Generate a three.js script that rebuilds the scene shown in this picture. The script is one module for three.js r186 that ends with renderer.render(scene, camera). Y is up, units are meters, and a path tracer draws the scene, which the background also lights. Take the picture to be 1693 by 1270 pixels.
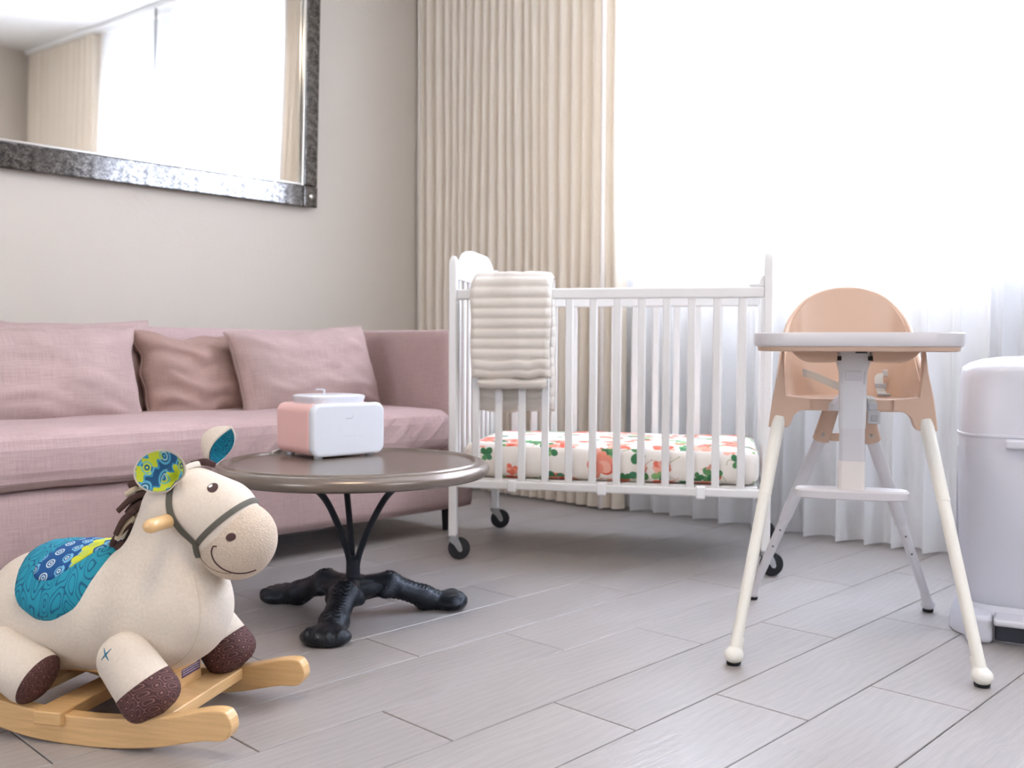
import * as THREE from 'three';
import { RoundedBoxGeometry } from 'three/addons/geometries/RoundedBoxGeometry.js';
import { MarchingCubes } from 'three/addons/objects/MarchingCubes.js';
import { ImprovedNoise } from 'three/addons/math/ImprovedNoise.js';
import { mergeGeometries, mergeVertices, toCreasedNormals } from 'three/addons/utils/BufferGeometryUtils.js';
import { RectAreaLightUniformsLib } from 'three/addons/lights/RectAreaLightUniformsLib.js';

// ------------------------------------------------------------------ camera, sky, lights
const W = 1693, H = 1270, FPX = 1604, EYE = 0.686;
const scene = new THREE.Scene();
const camera = new THREE.PerspectiveCamera(2 * Math.atan(H / 2 / FPX) * 180 / Math.PI, W / H, 0.02, 60);
camera.position.set(0, EYE, 0);
camera.rotation.order = 'YXZ';
camera.rotation.set(THREE.MathUtils.degToRad(-1.997), THREE.MathUtils.degToRad(44.126), THREE.MathUtils.degToRad(0.2528));
camera.focus = 1.95;
camera.userData.fStop = 4.5;
scene.add(camera);

const renderer = new THREE.WebGLRenderer({ antialias: true });
renderer.toneMapping = THREE.LinearToneMapping;
renderer.toneMappingExposure = 1.0;
renderer.shadowMap.enabled = true;
RectAreaLightUniformsLib.init();

scene.background = new THREE.Color(0.87, 0.96, 1.14);
scene.backgroundIntensity = 6.0;

function areaLight(name, color, intensity, w, h, pos, look) {
  const l = new THREE.RectAreaLight(color, intensity, w, h);
  l.name = name; l.position.set(...pos); l.lookAt(...look); scene.add(l); return l;
}
// daylight: one light in each window opening, side and rear ones unseen
areaLight('daylight_front_window', new THREE.Color(0.87, 0.96, 1.14), 25.0, 2.5, 1.34, [-1.25, 1.775, -3.477], [-1.25, 1.75, 0]);
areaLight('unseen_side_window_light', new THREE.Color(1.0, 0.97, 0.94), 1.0, 1.2, 1.2, [1.66, 1.6, -1.6], [0, 1.6, -1.6]);  // out of view on the right, placed to light sofa front and left wall
areaLight('unseen_rear_window_light', new THREE.Color(1.0, 0.97, 0.94), 1.6, 1.7, 1.1, [-1.2, 1.6, 2.66], [-1.2, 1.6, 0]);  // out of view behind the camera, lights drapes and camera-facing sides

// ------------------------------------------------------------------ helpers
function rng(seed) { let a = seed >>> 0; return () => { a |= 0; a = a + 0x6D2B79F5 | 0; let t = Math.imul(a ^ a >>> 15, 1 | a); t = t + Math.imul(t ^ t >>> 7, 61 | t) ^ t; return ((t ^ t >>> 14) >>> 0) / 4294967296; }; }
const perlin = new ImprovedNoise();
const nz = (x, y = 0, z = 0) => perlin.noise(x + 17.3, y + 5.7, z + 9.1);
const V3 = (x, y, z) => new THREE.Vector3(x, y, z);
const clamp = (x, a, b) => Math.min(b, Math.max(a, x));
const lerp = (a, b, t) => a + (b - a) * t;
const sstep = (a, b, x) => { const t = clamp((x - a) / (b - a), 0, 1); return t * t * (3 - 2 * t); };
const D2R = Math.PI / 180;

const used = {};
function numbered(name) { const n = used[name] = (used[name] ?? -1) + 1; return n ? `${name}_${String(n).padStart(3, '0')}` : name; }
function thing(name, label, category, pos = [0, 0, 0], turn = 0, group) {
  const o = new THREE.Group(); o.name = numbered(name); o.position.set(...pos); o.rotation.y = turn;
  o.userData = { label, category }; if (group) o.userData.group = group;
  scene.add(o); return o;
}
function part(name, geo, mat, parent, label) {
  const m = new THREE.Mesh(geo, mat); m.name = name; m.castShadow = m.receiveShadow = true;
  if (label) m.userData.label = label;
  parent.add(m); return m;
}
function struct(name, geo, mat) {
  const m = geo ? new THREE.Mesh(geo, mat) : new THREE.Group(); m.name = name; m.userData = { kind: 'structure' };
  m.castShadow = m.receiveShadow = true; scene.add(m); return m;
}
const at = (g, x, y, z) => { g.translate(x, y, z); return g; };
function flat(g) { const n = g.index ? g.toNonIndexed() : g; for (const k of Object.keys(n.attributes)) if (!['position', 'normal', 'uv'].includes(k)) n.deleteAttribute(k); n.morphAttributes = {}; return n; }
function merge(list) { return mergeGeometries(list.map(flat), false); }
// box-projected texture coordinates in metres
function boxUV(g0) {
  const g = flat(g0); if (!g.attributes.normal) g.computeVertexNormals();
  const p = g.attributes.position, uv = new Float32Array(p.count * 2), a = V3(), b = V3(), c = V3();
  for (let i = 0; i < p.count; i += 3) {
    a.fromBufferAttribute(p, i); b.fromBufferAttribute(p, i + 1); c.fromBufferAttribute(p, i + 2);
    const n = b.clone().sub(a).cross(c.clone().sub(a)), x = Math.abs(n.x), y = Math.abs(n.y), z = Math.abs(n.z);
    for (let k = 0; k < 3; k++) {
      const q = [a, b, c][k];
      if (x >= y && x >= z) { uv[(i + k) * 2] = q.z; uv[(i + k) * 2 + 1] = q.y; }
      else if (y >= z) { uv[(i + k) * 2] = q.x; uv[(i + k) * 2 + 1] = q.z; }
      else { uv[(i + k) * 2] = q.x; uv[(i + k) * 2 + 1] = q.y; }
    }
  }
  g.setAttribute('uv', new THREE.BufferAttribute(uv, 2)); return g;
}
const box = (w, h, d, x = 0, y = 0, z = 0) => at(new THREE.BoxGeometry(w, h, d), x, y, z);
const rbox = (w, h, d, r, x = 0, y = 0, z = 0, seg = 3) => at(new RoundedBoxGeometry(w, h, d, seg, Math.min(r, w / 2.01, h / 2.01, d / 2.01)), x, y, z);
// grid of points -> smooth surface; P[i][j] Vector3, wrap = closed along i
function gridGeo(P, closed = false, uvScale) {
  const n = P.length, m = P[0].length, pos = [], uv = [], idx = [];
  const nn = closed ? n + 1 : n;
  for (let i = 0; i < nn; i++) for (let j = 0; j < m; j++) {
    const q = P[i % n][j]; pos.push(q.x, q.y, q.z);
    uv.push(uvScale ? i / (nn - 1) * uvScale[0] : i / (nn - 1), uvScale ? j / (m - 1) * uvScale[1] : j / (m - 1));
  }
  for (let i = 0; i < nn - 1; i++) for (let j = 0; j < m - 1; j++) { const a = i * m + j, b = a + m; idx.push(a, b, a + 1, b, b + 1, a + 1); }
  const g = new THREE.BufferGeometry(); g.setAttribute('position', new THREE.Float32BufferAttribute(pos, 3)); g.setAttribute('uv', new THREE.Float32BufferAttribute(uv, 2)); g.setIndex(idx); g.computeVertexNormals();
  if (closed) { const N = g.attributes.normal; for (let j = 0; j < m; j++) { const a = j, b = n * m + j; const v = V3(N.getX(a) + N.getX(b), N.getY(a) + N.getY(b), N.getZ(a) + N.getZ(b)).normalize(); N.setXYZ(a, v.x, v.y, v.z); N.setXYZ(b, v.x, v.y, v.z); } }
  return g;
}
// sheet with thickness from a grid of points
function thick(P, t, uvScale) {
  const g = gridGeo(P, false, uvScale), n = P.length, m = P[0].length, N = g.attributes.normal;
  const Q = P.map((r, i) => r.map((p, j) => { const k = i * m + j; return V3(p.x + N.getX(k) * t, p.y + N.getY(k) * t, p.z + N.getZ(k) * t); }));
  const back = gridGeo(Q.slice().reverse(), false, uvScale), edge = [], eq = [];
  for (let i = 0; i < n; i++) { edge.push(P[i][0]); eq.push(Q[i][0]); }
  for (let j = 1; j < m; j++) { edge.push(P[n - 1][j]); eq.push(Q[n - 1][j]); }
  for (let i = n - 2; i >= 0; i--) { edge.push(P[i][m - 1]); eq.push(Q[i][m - 1]); }
  for (let j = m - 2; j >= 0; j--) { edge.push(P[0][j]); eq.push(Q[0][j]); }
  const rim = gridGeo([eq, edge]);
  // front faces face -normal side: flip front so that both sides point outwards
  const front = flip(g), bk = flip(back);
  return merge([front, bk, rim]);
}
function flip(g) { const i = g.index.array; for (let k = 0; k < i.length; k += 3) { const t = i[k]; i[k] = i[k + 1]; i[k + 1] = t; } const n = g.attributes.normal; for (let k = 0; k < n.count; k++) n.setXYZ(k, -n.getX(k), -n.getY(k), -n.getZ(k)); return g; }
// tube along points with a radius (number or list), elliptical by ky across 'side'
function sweep(pts, rad, { seg = 14, closedEnds = true, steps, flatten = 1, side } = {}) {
  const curve = pts.length > 2 ? new THREE.CatmullRomCurve3(pts, false, 'centripetal') : new THREE.LineCurve3(pts[0], pts[1]);
  const n = steps ?? (pts.length > 2 ? pts.length * 6 : 4), rings = [];
  let ref = side ? side.clone() : null;
  for (let i = 0; i <= n; i++) {
    const t = i / n, p = curve.getPoint(t), d = curve.getTangent(t).normalize();
    if (!ref) ref = Math.abs(d.y) < 0.9 ? V3(0, 1, 0) : V3(1, 0, 0);
    const a = ref.clone().sub(d.clone().multiplyScalar(ref.dot(d))).normalize(), b = d.clone().cross(a); ref = a;
    const r = Array.isArray(rad) ? (() => { const f = t * (rad.length - 1), k = Math.min(rad.length - 2, Math.floor(f)); return lerp(rad[k], rad[k + 1], f - k); })() : rad;
    rings.push({ p, a: a.clone(), b, r });
  }
  const P = [];
  for (let s = 0; s < seg; s++) { const th = s / seg * 2 * Math.PI; P.push(rings.map(({ p, a, b, r }) => p.clone().addScaledVector(a, Math.cos(th) * r).addScaledVector(b, Math.sin(th) * r * flatten))); }
  const g = gridGeo(P, true);
  if (!closedEnds) return flat(flip(g));
  const caps = [];
  for (const e of [0, n]) { const { p } = rings[e], ring = P.map((row) => row[e]); const c = []; for (let s = 0; s < seg; s++) { const q = ring[s], w = ring[(s + 1) % seg]; const tri = e ? [p, q, w] : [p, w, q]; for (const v of tri) c.push(v.x, v.y, v.z); } const cg = new THREE.BufferGeometry(); cg.setAttribute('position', new THREE.Float32BufferAttribute(c, 3)); cg.setAttribute('uv', new THREE.Float32BufferAttribute(new Array(c.length / 3 * 2).fill(0), 2)); cg.computeVertexNormals(); caps.push(cg); }
  return merge([flip(g), ...caps]);
}
// stacked superellipse rings: [[y, rx, rz, exponent, cx, cz], ...]
function loft(rings, seg = 48, capTop = true, capBottom = true) {
  const P = [];
  for (let s = 0; s < seg; s++) {
    const th = s / seg * 2 * Math.PI, c = Math.cos(th), q = Math.sin(th);
    P.push(rings.map(([y, rx, rz, e = 2, cx = 0, cz = 0]) => V3(cx + Math.sign(c) * Math.pow(Math.abs(c), 2 / e) * rx, y, cz + Math.sign(q) * Math.pow(Math.abs(q), 2 / e) * rz)));
  }
  const g = flip(gridGeo(P, true)); g.computeVertexNormals();
  flip(g); flip(g);
  const list = [toCreasedNormals(flat(gridFix(P)), 0.7)];
  const cap = (k, up) => { const [y, , , , cx = 0, cz = 0] = rings[k]; const c = []; for (let s = 0; s < seg; s++) { const a = P[s][k], b = P[(s + 1) % seg][k]; for (const v of up ? [V3(cx, y, cz), b, a] : [V3(cx, y, cz), a, b]) c.push(v.x, v.y, v.z); } const cg = new THREE.BufferGeometry(); cg.setAttribute('position', new THREE.Float32BufferAttribute(c, 3)); cg.setAttribute('uv', new THREE.Float32BufferAttribute(new Array(c.length / 3 * 2).fill(0), 2)); cg.computeVertexNormals(); return cg; };
  if (capTop) list.push(cap(rings.length - 1, true));
  if (capBottom) list.push(cap(0, false));
  return merge(list);
}
function gridFix(P) { const g = gridGeo(P, true); const i = g.index.array; for (let k = 0; k < i.length; k += 3) { const t = i[k]; i[k] = i[k + 1]; i[k + 1] = t; } g.computeVertexNormals(); return g; }
function lathe(pts, seg = 48) { return new THREE.LatheGeometry(pts.map(([r, y]) => new THREE.Vector2(r, y)), seg); }
function extrude(pts, depth, bevel = 0.002, curved = false, bseg = 2) {
  const s = new THREE.Shape();
  if (curved) { s.moveTo(...pts[0]); s.splineThru([...pts.slice(1), pts[0]].map((p) => new THREE.Vector2(...p))); } else { pts.forEach((p, i) => i ? s.lineTo(...p) : s.moveTo(...p)); s.closePath(); }
  return new THREE.ExtrudeGeometry(s, { depth, bevelEnabled: bevel > 0, bevelThickness: bevel, bevelSize: bevel, bevelOffset: -bevel, bevelSegments: bseg, curveSegments: 24, steps: 1 });
}
// signed distance blob -> mesh
const sdEll = (p, c, r) => { const x = (p.x - c[0]) / r[0], y = (p.y - c[1]) / r[1], z = (p.z - c[2]) / r[2], k = Math.sqrt(x * x + y * y + z * z); return (k - 1) * Math.min(...r); };
const sdCap = (p, a, b, ra, rb) => { const bx = b[0] - a[0], by = b[1] - a[1], bz = b[2] - a[2], px = p.x - a[0], py = p.y - a[1], pz = p.z - a[2]; const t = clamp((px * bx + py * by + pz * bz) / (bx * bx + by * by + bz * bz), 0, 1); return Math.hypot(px - bx * t, py - by * t, pz - bz * t) - lerp(ra, rb, t); };
const smin = (a, b, k) => { const h = clamp(0.5 + 0.5 * (b - a) / k, 0, 1); return lerp(b, a, h) - k * h * (1 - h); };
function blob(fn, centre, half, res) {
  const mc = new MarchingCubes(res, new THREE.MeshStandardMaterial(), false, false, 200000), p = V3();
  mc.isolation = 0;
  for (let k = 0; k < res; k++) for (let j = 0; j < res; j++) for (let i = 0; i < res; i++) {
    p.set(centre[0] + (i - res / 2) / (res / 2) * half, centre[1] + (j - res / 2) / (res / 2) * half, centre[2] + (k - res / 2) / (res / 2) * half);
    mc.field[i + j * res + k * res * res] = -fn(p);
  }
  mc.update();
  const n = mc.count ?? mc.geometry.drawRange.count;
  const pos = mc.positionArray.slice(0, n * 3);
  for (let i = 0; i < n; i++) for (let a = 0; a < 3; a++) pos[i * 3 + a] = pos[i * 3 + a] * half + centre[a];
  let g = new THREE.BufferGeometry(); g.setAttribute('position', new THREE.BufferAttribute(pos, 3));
  g = mergeVertices(g, 1e-5); g.computeVertexNormals();
  // make sure normals point outwards
  const c = g.attributes.position, nn = g.attributes.normal; let s = 0; const e = 0.003;
  for (let i = 0; i < Math.min(200, c.count); i++) { p.fromBufferAttribute(c, i); const q = p.clone().add(V3(nn.getX(i), nn.getY(i), nn.getZ(i)).multiplyScalar(e)); s += Math.sign(fn(q)); }
  if (s < 0) flip(g);
  return boxUV(g);
}

// ------------------------------------------------------------------ textures
function tex(w, h, fn, { srgb = true, size = [1, 1], clampS = false } = {}) {
  const d = new Uint8Array(w * h * 4);
  for (let y = 0; y < h; y++) for (let x = 0; x < w; x++) { const c = fn(x / w, y / h, x, y), k = (y * w + x) * 4; if (typeof c === 'number') { d[k] = d[k + 1] = d[k + 2] = clamp(c, 0, 1) * 255; } else { d[k] = clamp(c[0], 0, 255); d[k + 1] = clamp(c[1], 0, 255); d[k + 2] = clamp(c[2], 0, 255); } d[k + 3] = 255; }
  const t = new THREE.DataTexture(d, w, h); t.magFilter = THREE.LinearFilter; t.minFilter = THREE.LinearFilter; t.wrapS = t.wrapT = clampS ? THREE.ClampToEdgeWrapping : THREE.RepeatWrapping;
  if (srgb) t.colorSpace = THREE.SRGBColorSpace; t.repeat.set(1 / size[0], 1 / size[1]); t.needsUpdate = true; return t;
}
// noise that tiles over [0,1)
function tile(u, v, fx, fy, s = 0) { const a = nz(u * fx, v * fy, s), b = nz((u - 1) * fx, v * fy, s), c = nz(u * fx, (v - 1) * fy, s), d = nz((u - 1) * fx, (v - 1) * fy, s); return lerp(lerp(a, b, u), lerp(c, d, u), v) * 1.4; }
const hash2 = (x, y) => { const s = Math.sin(x * 127.1 + y * 311.7) * 43758.5453; return s - Math.floor(s); };
function std(color, o = {}) { return new THREE.MeshStandardMaterial({ color, roughness: 0.6, ...o }); }
function phys(color, o = {}) { return new THREE.MeshPhysicalMaterial({ color, roughness: 0.5, ...o }); }
const mix3 = (a, b, t) => [lerp(a[0], b[0], t), lerp(a[1], b[1], t), lerp(a[2], b[2], t)];

function weaveHeight(n, threads) { return tex(n, n, (u, v, x, y) => { const a = Math.sin(u * threads * 2 * Math.PI), b = Math.sin(v * threads * 2 * Math.PI); return 0.5 + 0.2 * a * b + 0.15 * a + 0.1 * b + 0.25 * (hash2(x, y) - 0.5); }, { srgb: false, size: [0.25, 0.25] }); }
const weaveBump = weaveHeight(512, 100);
function fabricTex(base, slub, streak, seed, size = 0.5) {
  return tex(512, 512, (u, v, x, y) => {
    const a = tile(u, v, 180, 9, seed) * slub + tile(u, v, 9, 180, seed + 3) * slub + (hash2(x + seed, y) - 0.5) * slub * 1.2 + tile(u, v, 4, 4, seed + 7) * streak;
    return base.map((c) => c * (1 + a));
  }, { size: [size, size] });
}
const sofaMap = fabricTex([190, 164, 161], 0.045, 0.03, 1);
const M = {};
M.sofa = phys(0xffffff, { map: sofaMap, bumpMap: weaveBump, bumpScale: 0.0006, roughness: 0.9, sheen: 0.35, sheenRoughness: 0.5, sheenColor: new THREE.Color(0.75, 0.66, 0.64) });
M.pillow = phys(0xffffff, { map: fabricTex([179, 155, 150], 0.045, 0.06, 4), bumpMap: weaveBump, bumpScale: 0.0006, roughness: 0.88, sheen: 0.35, sheenRoughness: 0.5, sheenColor: new THREE.Color(0.75, 0.66, 0.64) });
M.pillowShaded = phys(0xffffff, { map: fabricTex([164, 134, 124], 0.045, 0.06, 5), bumpMap: weaveBump, bumpScale: 0.0006, roughness: 0.88, sheen: 0.3, sheenRoughness: 0.5, sheenColor: new THREE.Color(0.7, 0.52, 0.5) });  // darker, browner pillow cloth; shade on the middle pillow put into the colour
const plasterBump = tex(512, 512, (u, v, x, y) => 0.5 + 0.25 * tile(u, v, 60, 60, 2) + 0.2 * tile(u, v, 24, 24, 5) + 0.1 * (hash2(x, y) - 0.5), { srgb: false, size: [0.6, 0.6] });
M.wall = std(0xcfc5b8, { roughness: 0.85, bumpMap: plasterBump, bumpScale: 0.0008 });
M.ceiling = std(0xf1efec, { roughness: 0.95, bumpMap: plasterBump, bumpScale: 0.002 });
M.trim = std(0xeeeeee, { roughness: 0.45 });
M.whiteFrame = std(0xf0f0ee, { roughness: 0.4 });
M.dark = std(0x16171a, { roughness: 0.5 });
M.steel = std(0xb4b6b8, { roughness: 0.35, metalness: 0.9 });
M.rubber = std(0x1a1d22, { roughness: 0.55 });

// ------------------------------------------------------------------ the room
const WL = -3.87, WB = -3.465, WR = 1.6, WF = 2.6, CEIL = 2.9, TH = 0.2;
{ // floor: a bed with every plank tile of its own
  const floor = struct('floor', boxUV(box(WR - WL + 0.4, 0.1, WF - WB + 0.4, (WR + WL) / 2, -0.056, (WF + WB) / 2)), std(0x5d5652, { roughness: 0.9 }));
  const woods = [], R = rng(11);
  for (let k = 0; k < 5; k++) {
    const cx = 0.2 + 0.6 * R(), s = k * 13.7;
    const h = (u, v) => { const knot = Math.hypot((u - cx) * 3.2, (v - 0.5) * 1.0); const w = v * 14 + 1.3 * nz(u * 5, v * 3, s) + 1.1 / (0.35 + knot * 2.2); return 0.55 * Math.sin(w * 4.2) * 0.5 + 0.8 * nz(u * 7, v * 60, s + 3) + 0.7 * nz(u * 22, v * 160, s + 6); };
    const map = tex(1024, 256, (u, v, x, y) => { const a = h(u, v) * 0.050 + nz(u * 2.5, v * 2, s) * 0.03 + (hash2(x, y + k * 9) - 0.5) * 0.03; const c = [167 - k % 3 * 2, 161 - k % 3 * 2, 158 - k % 3 * 2]; return c.map((q) => q * (1 + a)); });
    const bump = tex(1024, 256, (u, v) => 0.5 + 0.3 * h(u, v), { srgb: false });
    woods.push(std(0xffffff, { map, bumpMap: bump, bumpScale: 0.0006, roughness: 0.35 }));
  }
  const tw = 0.2001, tl = 0.7905, g = 0.0013, cache = {};
  const mk = (len, wid, u0, k) => { // top at y = 0; length along z
    const key = `${len.toFixed(3)}_${wid.toFixed(3)}_${u0.toFixed(2)}`;
    if (cache[key]) return cache[key];
    const s = new THREE.Shape(), b = 0.0012, a = wid / 2 - b, c = len / 2 - b;
    s.moveTo(-a, -c); s.lineTo(a, -c); s.lineTo(a, c); s.lineTo(-a, c); s.closePath();
    const e = new THREE.ExtrudeGeometry(s, { depth: 0.006, bevelEnabled: true, bevelThickness: 0.0012, bevelSize: b, bevelSegments: 1, steps: 1 });
    e.rotateX(-Math.PI / 2); e.translate(0, -0.0072, 0);
    const p = e.attributes.position, uv = e.attributes.uv;
    for (let i = 0; i < p.count; i++) uv.setXY(i, (u0 + (p.getZ(i) + len / 2) / tl), (p.getX(i) + wid / 2) / tw);
    return cache[key] = e;
  };
  for (let k = -12; k < 18; k++) {
    let x0 = -1.643 + k * tw, x1 = x0 + tw; if (x1 < WL + 0.02 || x0 > WR - 0.02) continue; x0 = Math.max(x0, WL); x1 = Math.min(x1, WR);
    const off = 1.663 + 0.2640 * k;
    for (let j = -8; j < 12; j++) {
      let z1 = -(off + j * tl), z0 = z1 - tl; if (z1 < WB + 0.02 || z0 > WF - 0.02) continue; z0 = Math.max(z0, WB); z1 = Math.min(z1, WF);
      const r = R(), tone = Math.floor(R() * 5), u0 = Math.round(r * 2) * 0.5;
      const m = part(numbered('plank_tile'), mk(z1 - z0 - 2 * g, x1 - x0 - 2 * g, u0, k), woods[tone], floor);
      m.position.set((x0 + x1) / 2, (R() - 0.5) * 0.0006, (z0 + z1) / 2);
    }
  }
}
struct('ceiling', boxUV(box(WR - WL + 2 * TH, TH, WF - WB + 2 * TH, (WR + WL) / 2, CEIL + TH / 2, (WF + WB) / 2)), M.ceiling);
struct('wall_left', boxUV(box(TH, CEIL, WF - WB + 2 * TH, WL - TH / 2, CEIL / 2, (WF + WB) / 2)), M.wall);
function holedWall(name, z0, z1, a, b, y0, y1, mat) {
  const zc = (z0 + z1) / 2, d = z1 - z0;
  struct(name, boxUV(merge([box(a - WL, CEIL, d, (a + WL) / 2, CEIL / 2, zc), box(WR - b, CEIL, d, (b + WR) / 2, CEIL / 2, zc), box(b - a, y0, d, (a + b) / 2, y0 / 2, zc), box(b - a, CEIL - y1, d, (a + b) / 2, (CEIL + y1) / 2, zc)])), mat);
}
const W3 = { a: -2.1, b: -0.3, y0: 1.0, y1: 2.2 };  // opening out of view behind the camera
const W1 = { a: -2.52, b: 0.05, y0: 1.08, y1: 2.46 }, W2 = { a: -2.25, b: -0.95, y0: 0.95, y1: 2.25 };
holedWall('wall_back', WB - TH, WB, W1.a, W1.b, W1.y0, W1.y1, M.wall);
struct('wall_right', boxUV(merge([box(TH, CEIL, W2.a - WB + TH, WR + TH / 2, CEIL / 2, (W2.a + WB - TH) / 2), box(TH, CEIL, WF + TH - W2.b, WR + TH / 2, CEIL / 2, (WF + TH + W2.b) / 2), box(TH, W2.y0, W2.b - W2.a, WR + TH / 2, W2.y0 / 2, (W2.a + W2.b) / 2), box(TH, CEIL - W2.y1, W2.b - W2.a, WR + TH / 2, (CEIL + W2.y1) / 2, (W2.a + W2.b) / 2)])), M.wall);
holedWall('wall_front', WF, WF + TH, W3.a, W3.b, W3.y0, W3.y1, M.wall);
M.pane = phys(0xffffff, { transmission: 1, thickness: 0, roughness: 0, ior: 1.45 });
function windowUnit(name, o, zc, mullions) {
  const w = struct(name), cx = (o.a + o.b) / 2, cy = (o.y0 + o.y1) / 2, ww = o.b - o.a, hh = o.y1 - o.y0, f = 0.05, list = [];
  list.push(box(ww, f, 0.06, cx, o.y0 + f / 2, zc), box(ww, f, 0.06, cx, o.y1 - f / 2, zc), box(f, hh, 0.06, o.a + f / 2, cy, zc), box(f, hh, 0.06, o.b - f / 2, cy, zc));
  for (const m of mullions) list.push(box(0.05, hh, 0.06, m, cy, zc));
  part('window_frame', merge(list), M.whiteFrame, w);
  const xs = [o.a + f, ...mullions, o.b - f];
  for (let i = 0; i + 1 < xs.length; i++) part(numbered('window_pane'), at(new THREE.PlaneGeometry(xs[i + 1] - xs[i], hh - 2 * f), (xs[i] + xs[i + 1]) / 2, cy, zc), M.pane, w);
  return w;
}
{
  const w1 = windowUnit('window_1', W1, WB - 0.14, [-0.93]);
  part('window_sill', rbox(W1.b - W1.a + 0.1, 0.03, 0.05, 0.008, (W1.a + W1.b) / 2, W1.y0 - 0.016, WB + 0.024), M.trim, w1);
  const w2 = windowUnit('unseen_window_2', { a: -W2.b, b: -W2.a, y0: W2.y0, y1: W2.y1 }, 0, [1.6]); w2.rotation.y = Math.PI / 2; w2.position.x = WR + 0.12;  // unseen side window, placed to let light onto sofa and left wall
  windowUnit('unseen_window_3', W3, WF + 0.12, [-1.2]);  // unseen window behind the camera, for light on what faces it
}
{ // baseboards, set into the walls' foot line
  const prof = [[0, 0], [0.014, 0], [0.014, 0.085], [0.008, 0.1], [0, 0.1]];
  const b = extrude(prof, WR - WL, 0, false); b.rotateY(-Math.PI / 2); b.translate(WR, 0, WB);
  struct('baseboard_back', boxUV(at(box(WR - WL, 0.13, 0.016), (WR + WL) / 2, 0.065, WB + 0.008)), M.trim);
  struct('baseboard_left', boxUV(at(box(0.016, 0.13, WF - WB - 0.03), WL + 0.008, 0.065, (WF + WB) / 2)), M.trim);
}

// ------------------------------------------------------------------ curtains
const drapeMap = tex(256, 256, (u, v, x, y) => { const c = Math.sin(v * 40 * 2 * Math.PI), d = Math.sin(u * 40 * 2 * Math.PI); const a = 0.05 * c + 0.03 * d + (hash2(x, y) - 0.5) * 0.06; return [241, 229, 212].map((q) => q * (1 + a)); }, { size: [0.25, 0.25] });
M.drape = phys(0xffffff, { map: drapeMap, roughness: 0.95, transmission: 0.1, thickness: 0, side: THREE.DoubleSide });
M.lining = phys(0xefe9e2, { roughness: 0.95, transmission: 0.45, thickness: 0, side: THREE.DoubleSide });  // pale translucent cloth; on the left drape it stands for a lit fold
M.sheer = phys(0xfafbfd, { roughness: 0.88, transmission: 0.37, thickness: 0, side: THREE.DoubleSide });
M.sheerHem = phys(0xf7f7f8, { roughness: 0.92, transmission: 0.4, thickness: 0, side: THREE.DoubleSide });
const RAILZ = -3.27;
// a cloth hung along x: f(x, y) -> offset in z; drop from y1 to y0
function cloth(x0, x1, y0, y1, nx, ny, f, thickness = 0) {
  const P = [];
  for (let i = 0; i <= nx; i++) { const row = []; for (let j = 0; j <= ny; j++) { const s = i / nx, y = lerp(y0, y1, j / ny); const [dx, dz] = f(s, y); row.push(V3(lerp(x0, x1, s) + dx, y, RAILZ + dz)); } P.push(row); }
  return gridGeo(P, false, [(x1 - x0) * 1.6, y1 - y0]);
}
function foldFn(grooves, depth, seed) { // grooves: sorted s in 0..1 where the cloth lies back; it bulges forward in between
  return (s, y) => {
    let k = 0; while (k < grooves.length - 2 && s > grooves[k + 1]) k++;
    const a = grooves[k], b = grooves[k + 1], t = clamp((s - a) / Math.max(1e-6, b - a), 0, 1), w = clamp((b - a) * 14, 0.35, 1);
    const h = Math.pow(Math.max(0, Math.sin(t * Math.PI)), 0.6);
    return [0.004 * nz(s * 30, y * 0.35, seed), depth * w * (h - 0.5) + 0.02 * nz(s * 5, y * 0.7, seed + 4)];
  };
}
{ // beige drape left of the window
  const gpx = [672, 692, 704, 719, 734, 746, 757, 768, 780, 794, 808, 822, 836, 847, 863, 876, 890, 902, 920, 938, 955, 973, 994, 1010, 1028];
  const toX = (px) => { const a = Math.atan((px - 846.5) / FPX), th = THREE.MathUtils.degToRad(44.126); return (RAILZ) * Math.tan(th - a); };
  const xs = gpx.map(toX), x0 = WL + 0.03, x1 = xs[xs.length - 1];
  const gs = xs.map((x) => clamp((x - x0) / (x1 - x0), 0, 1)); gs[0] = 0; gs[gs.length - 1] = 1;
  const d = thing('drape', 'beige woven drape gathered in close folds at the sofa end of the window', 'curtain');
  part('panel', cloth(x0, x1, 0.012, 2.86, 420, 40, foldFn(gs, 0.078, 3)), M.drape, d);
  const e = foldFn([0, 0.32, 1], 0.05, 8);
  part('edge_strip', cloth(x1 - 0.088, x1 - 0.062, 0.012, 2.86, 12, 40, (s, y) => [0, 0.045 + 0.012 * Math.sin(s * Math.PI)]), M.lining, d, 'pale strip between the last folds, window light put into its colour');  // bright strip: window light on the fold, put into the colour
  const d2 = thing('drape', 'beige woven drape at the far end of the window, seen in the mirror', 'curtain');
  const R = rng(5), g2 = [0]; while (g2[g2.length - 1] < 0.94) g2.push(g2[g2.length - 1] + 0.03 + R() * 0.035); g2[g2.length - 1] = 1;
  part('panel', cloth(0.18, WR - 0.04, 0.012, 2.86, 360, 30, foldFn(g2, 0.09, 12)), M.drape, d2);
  part('edge_strip', cloth(0.10, 0.20, 0.012, 2.86, 30, 30, (s, y) => [(1 - s) * (1.4 - y) * 0.03, -0.03 + 0.03 * Math.sin(s * 5)]), M.lining, d2, 'pale lining turned out along the edge of the drape');
}
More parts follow.
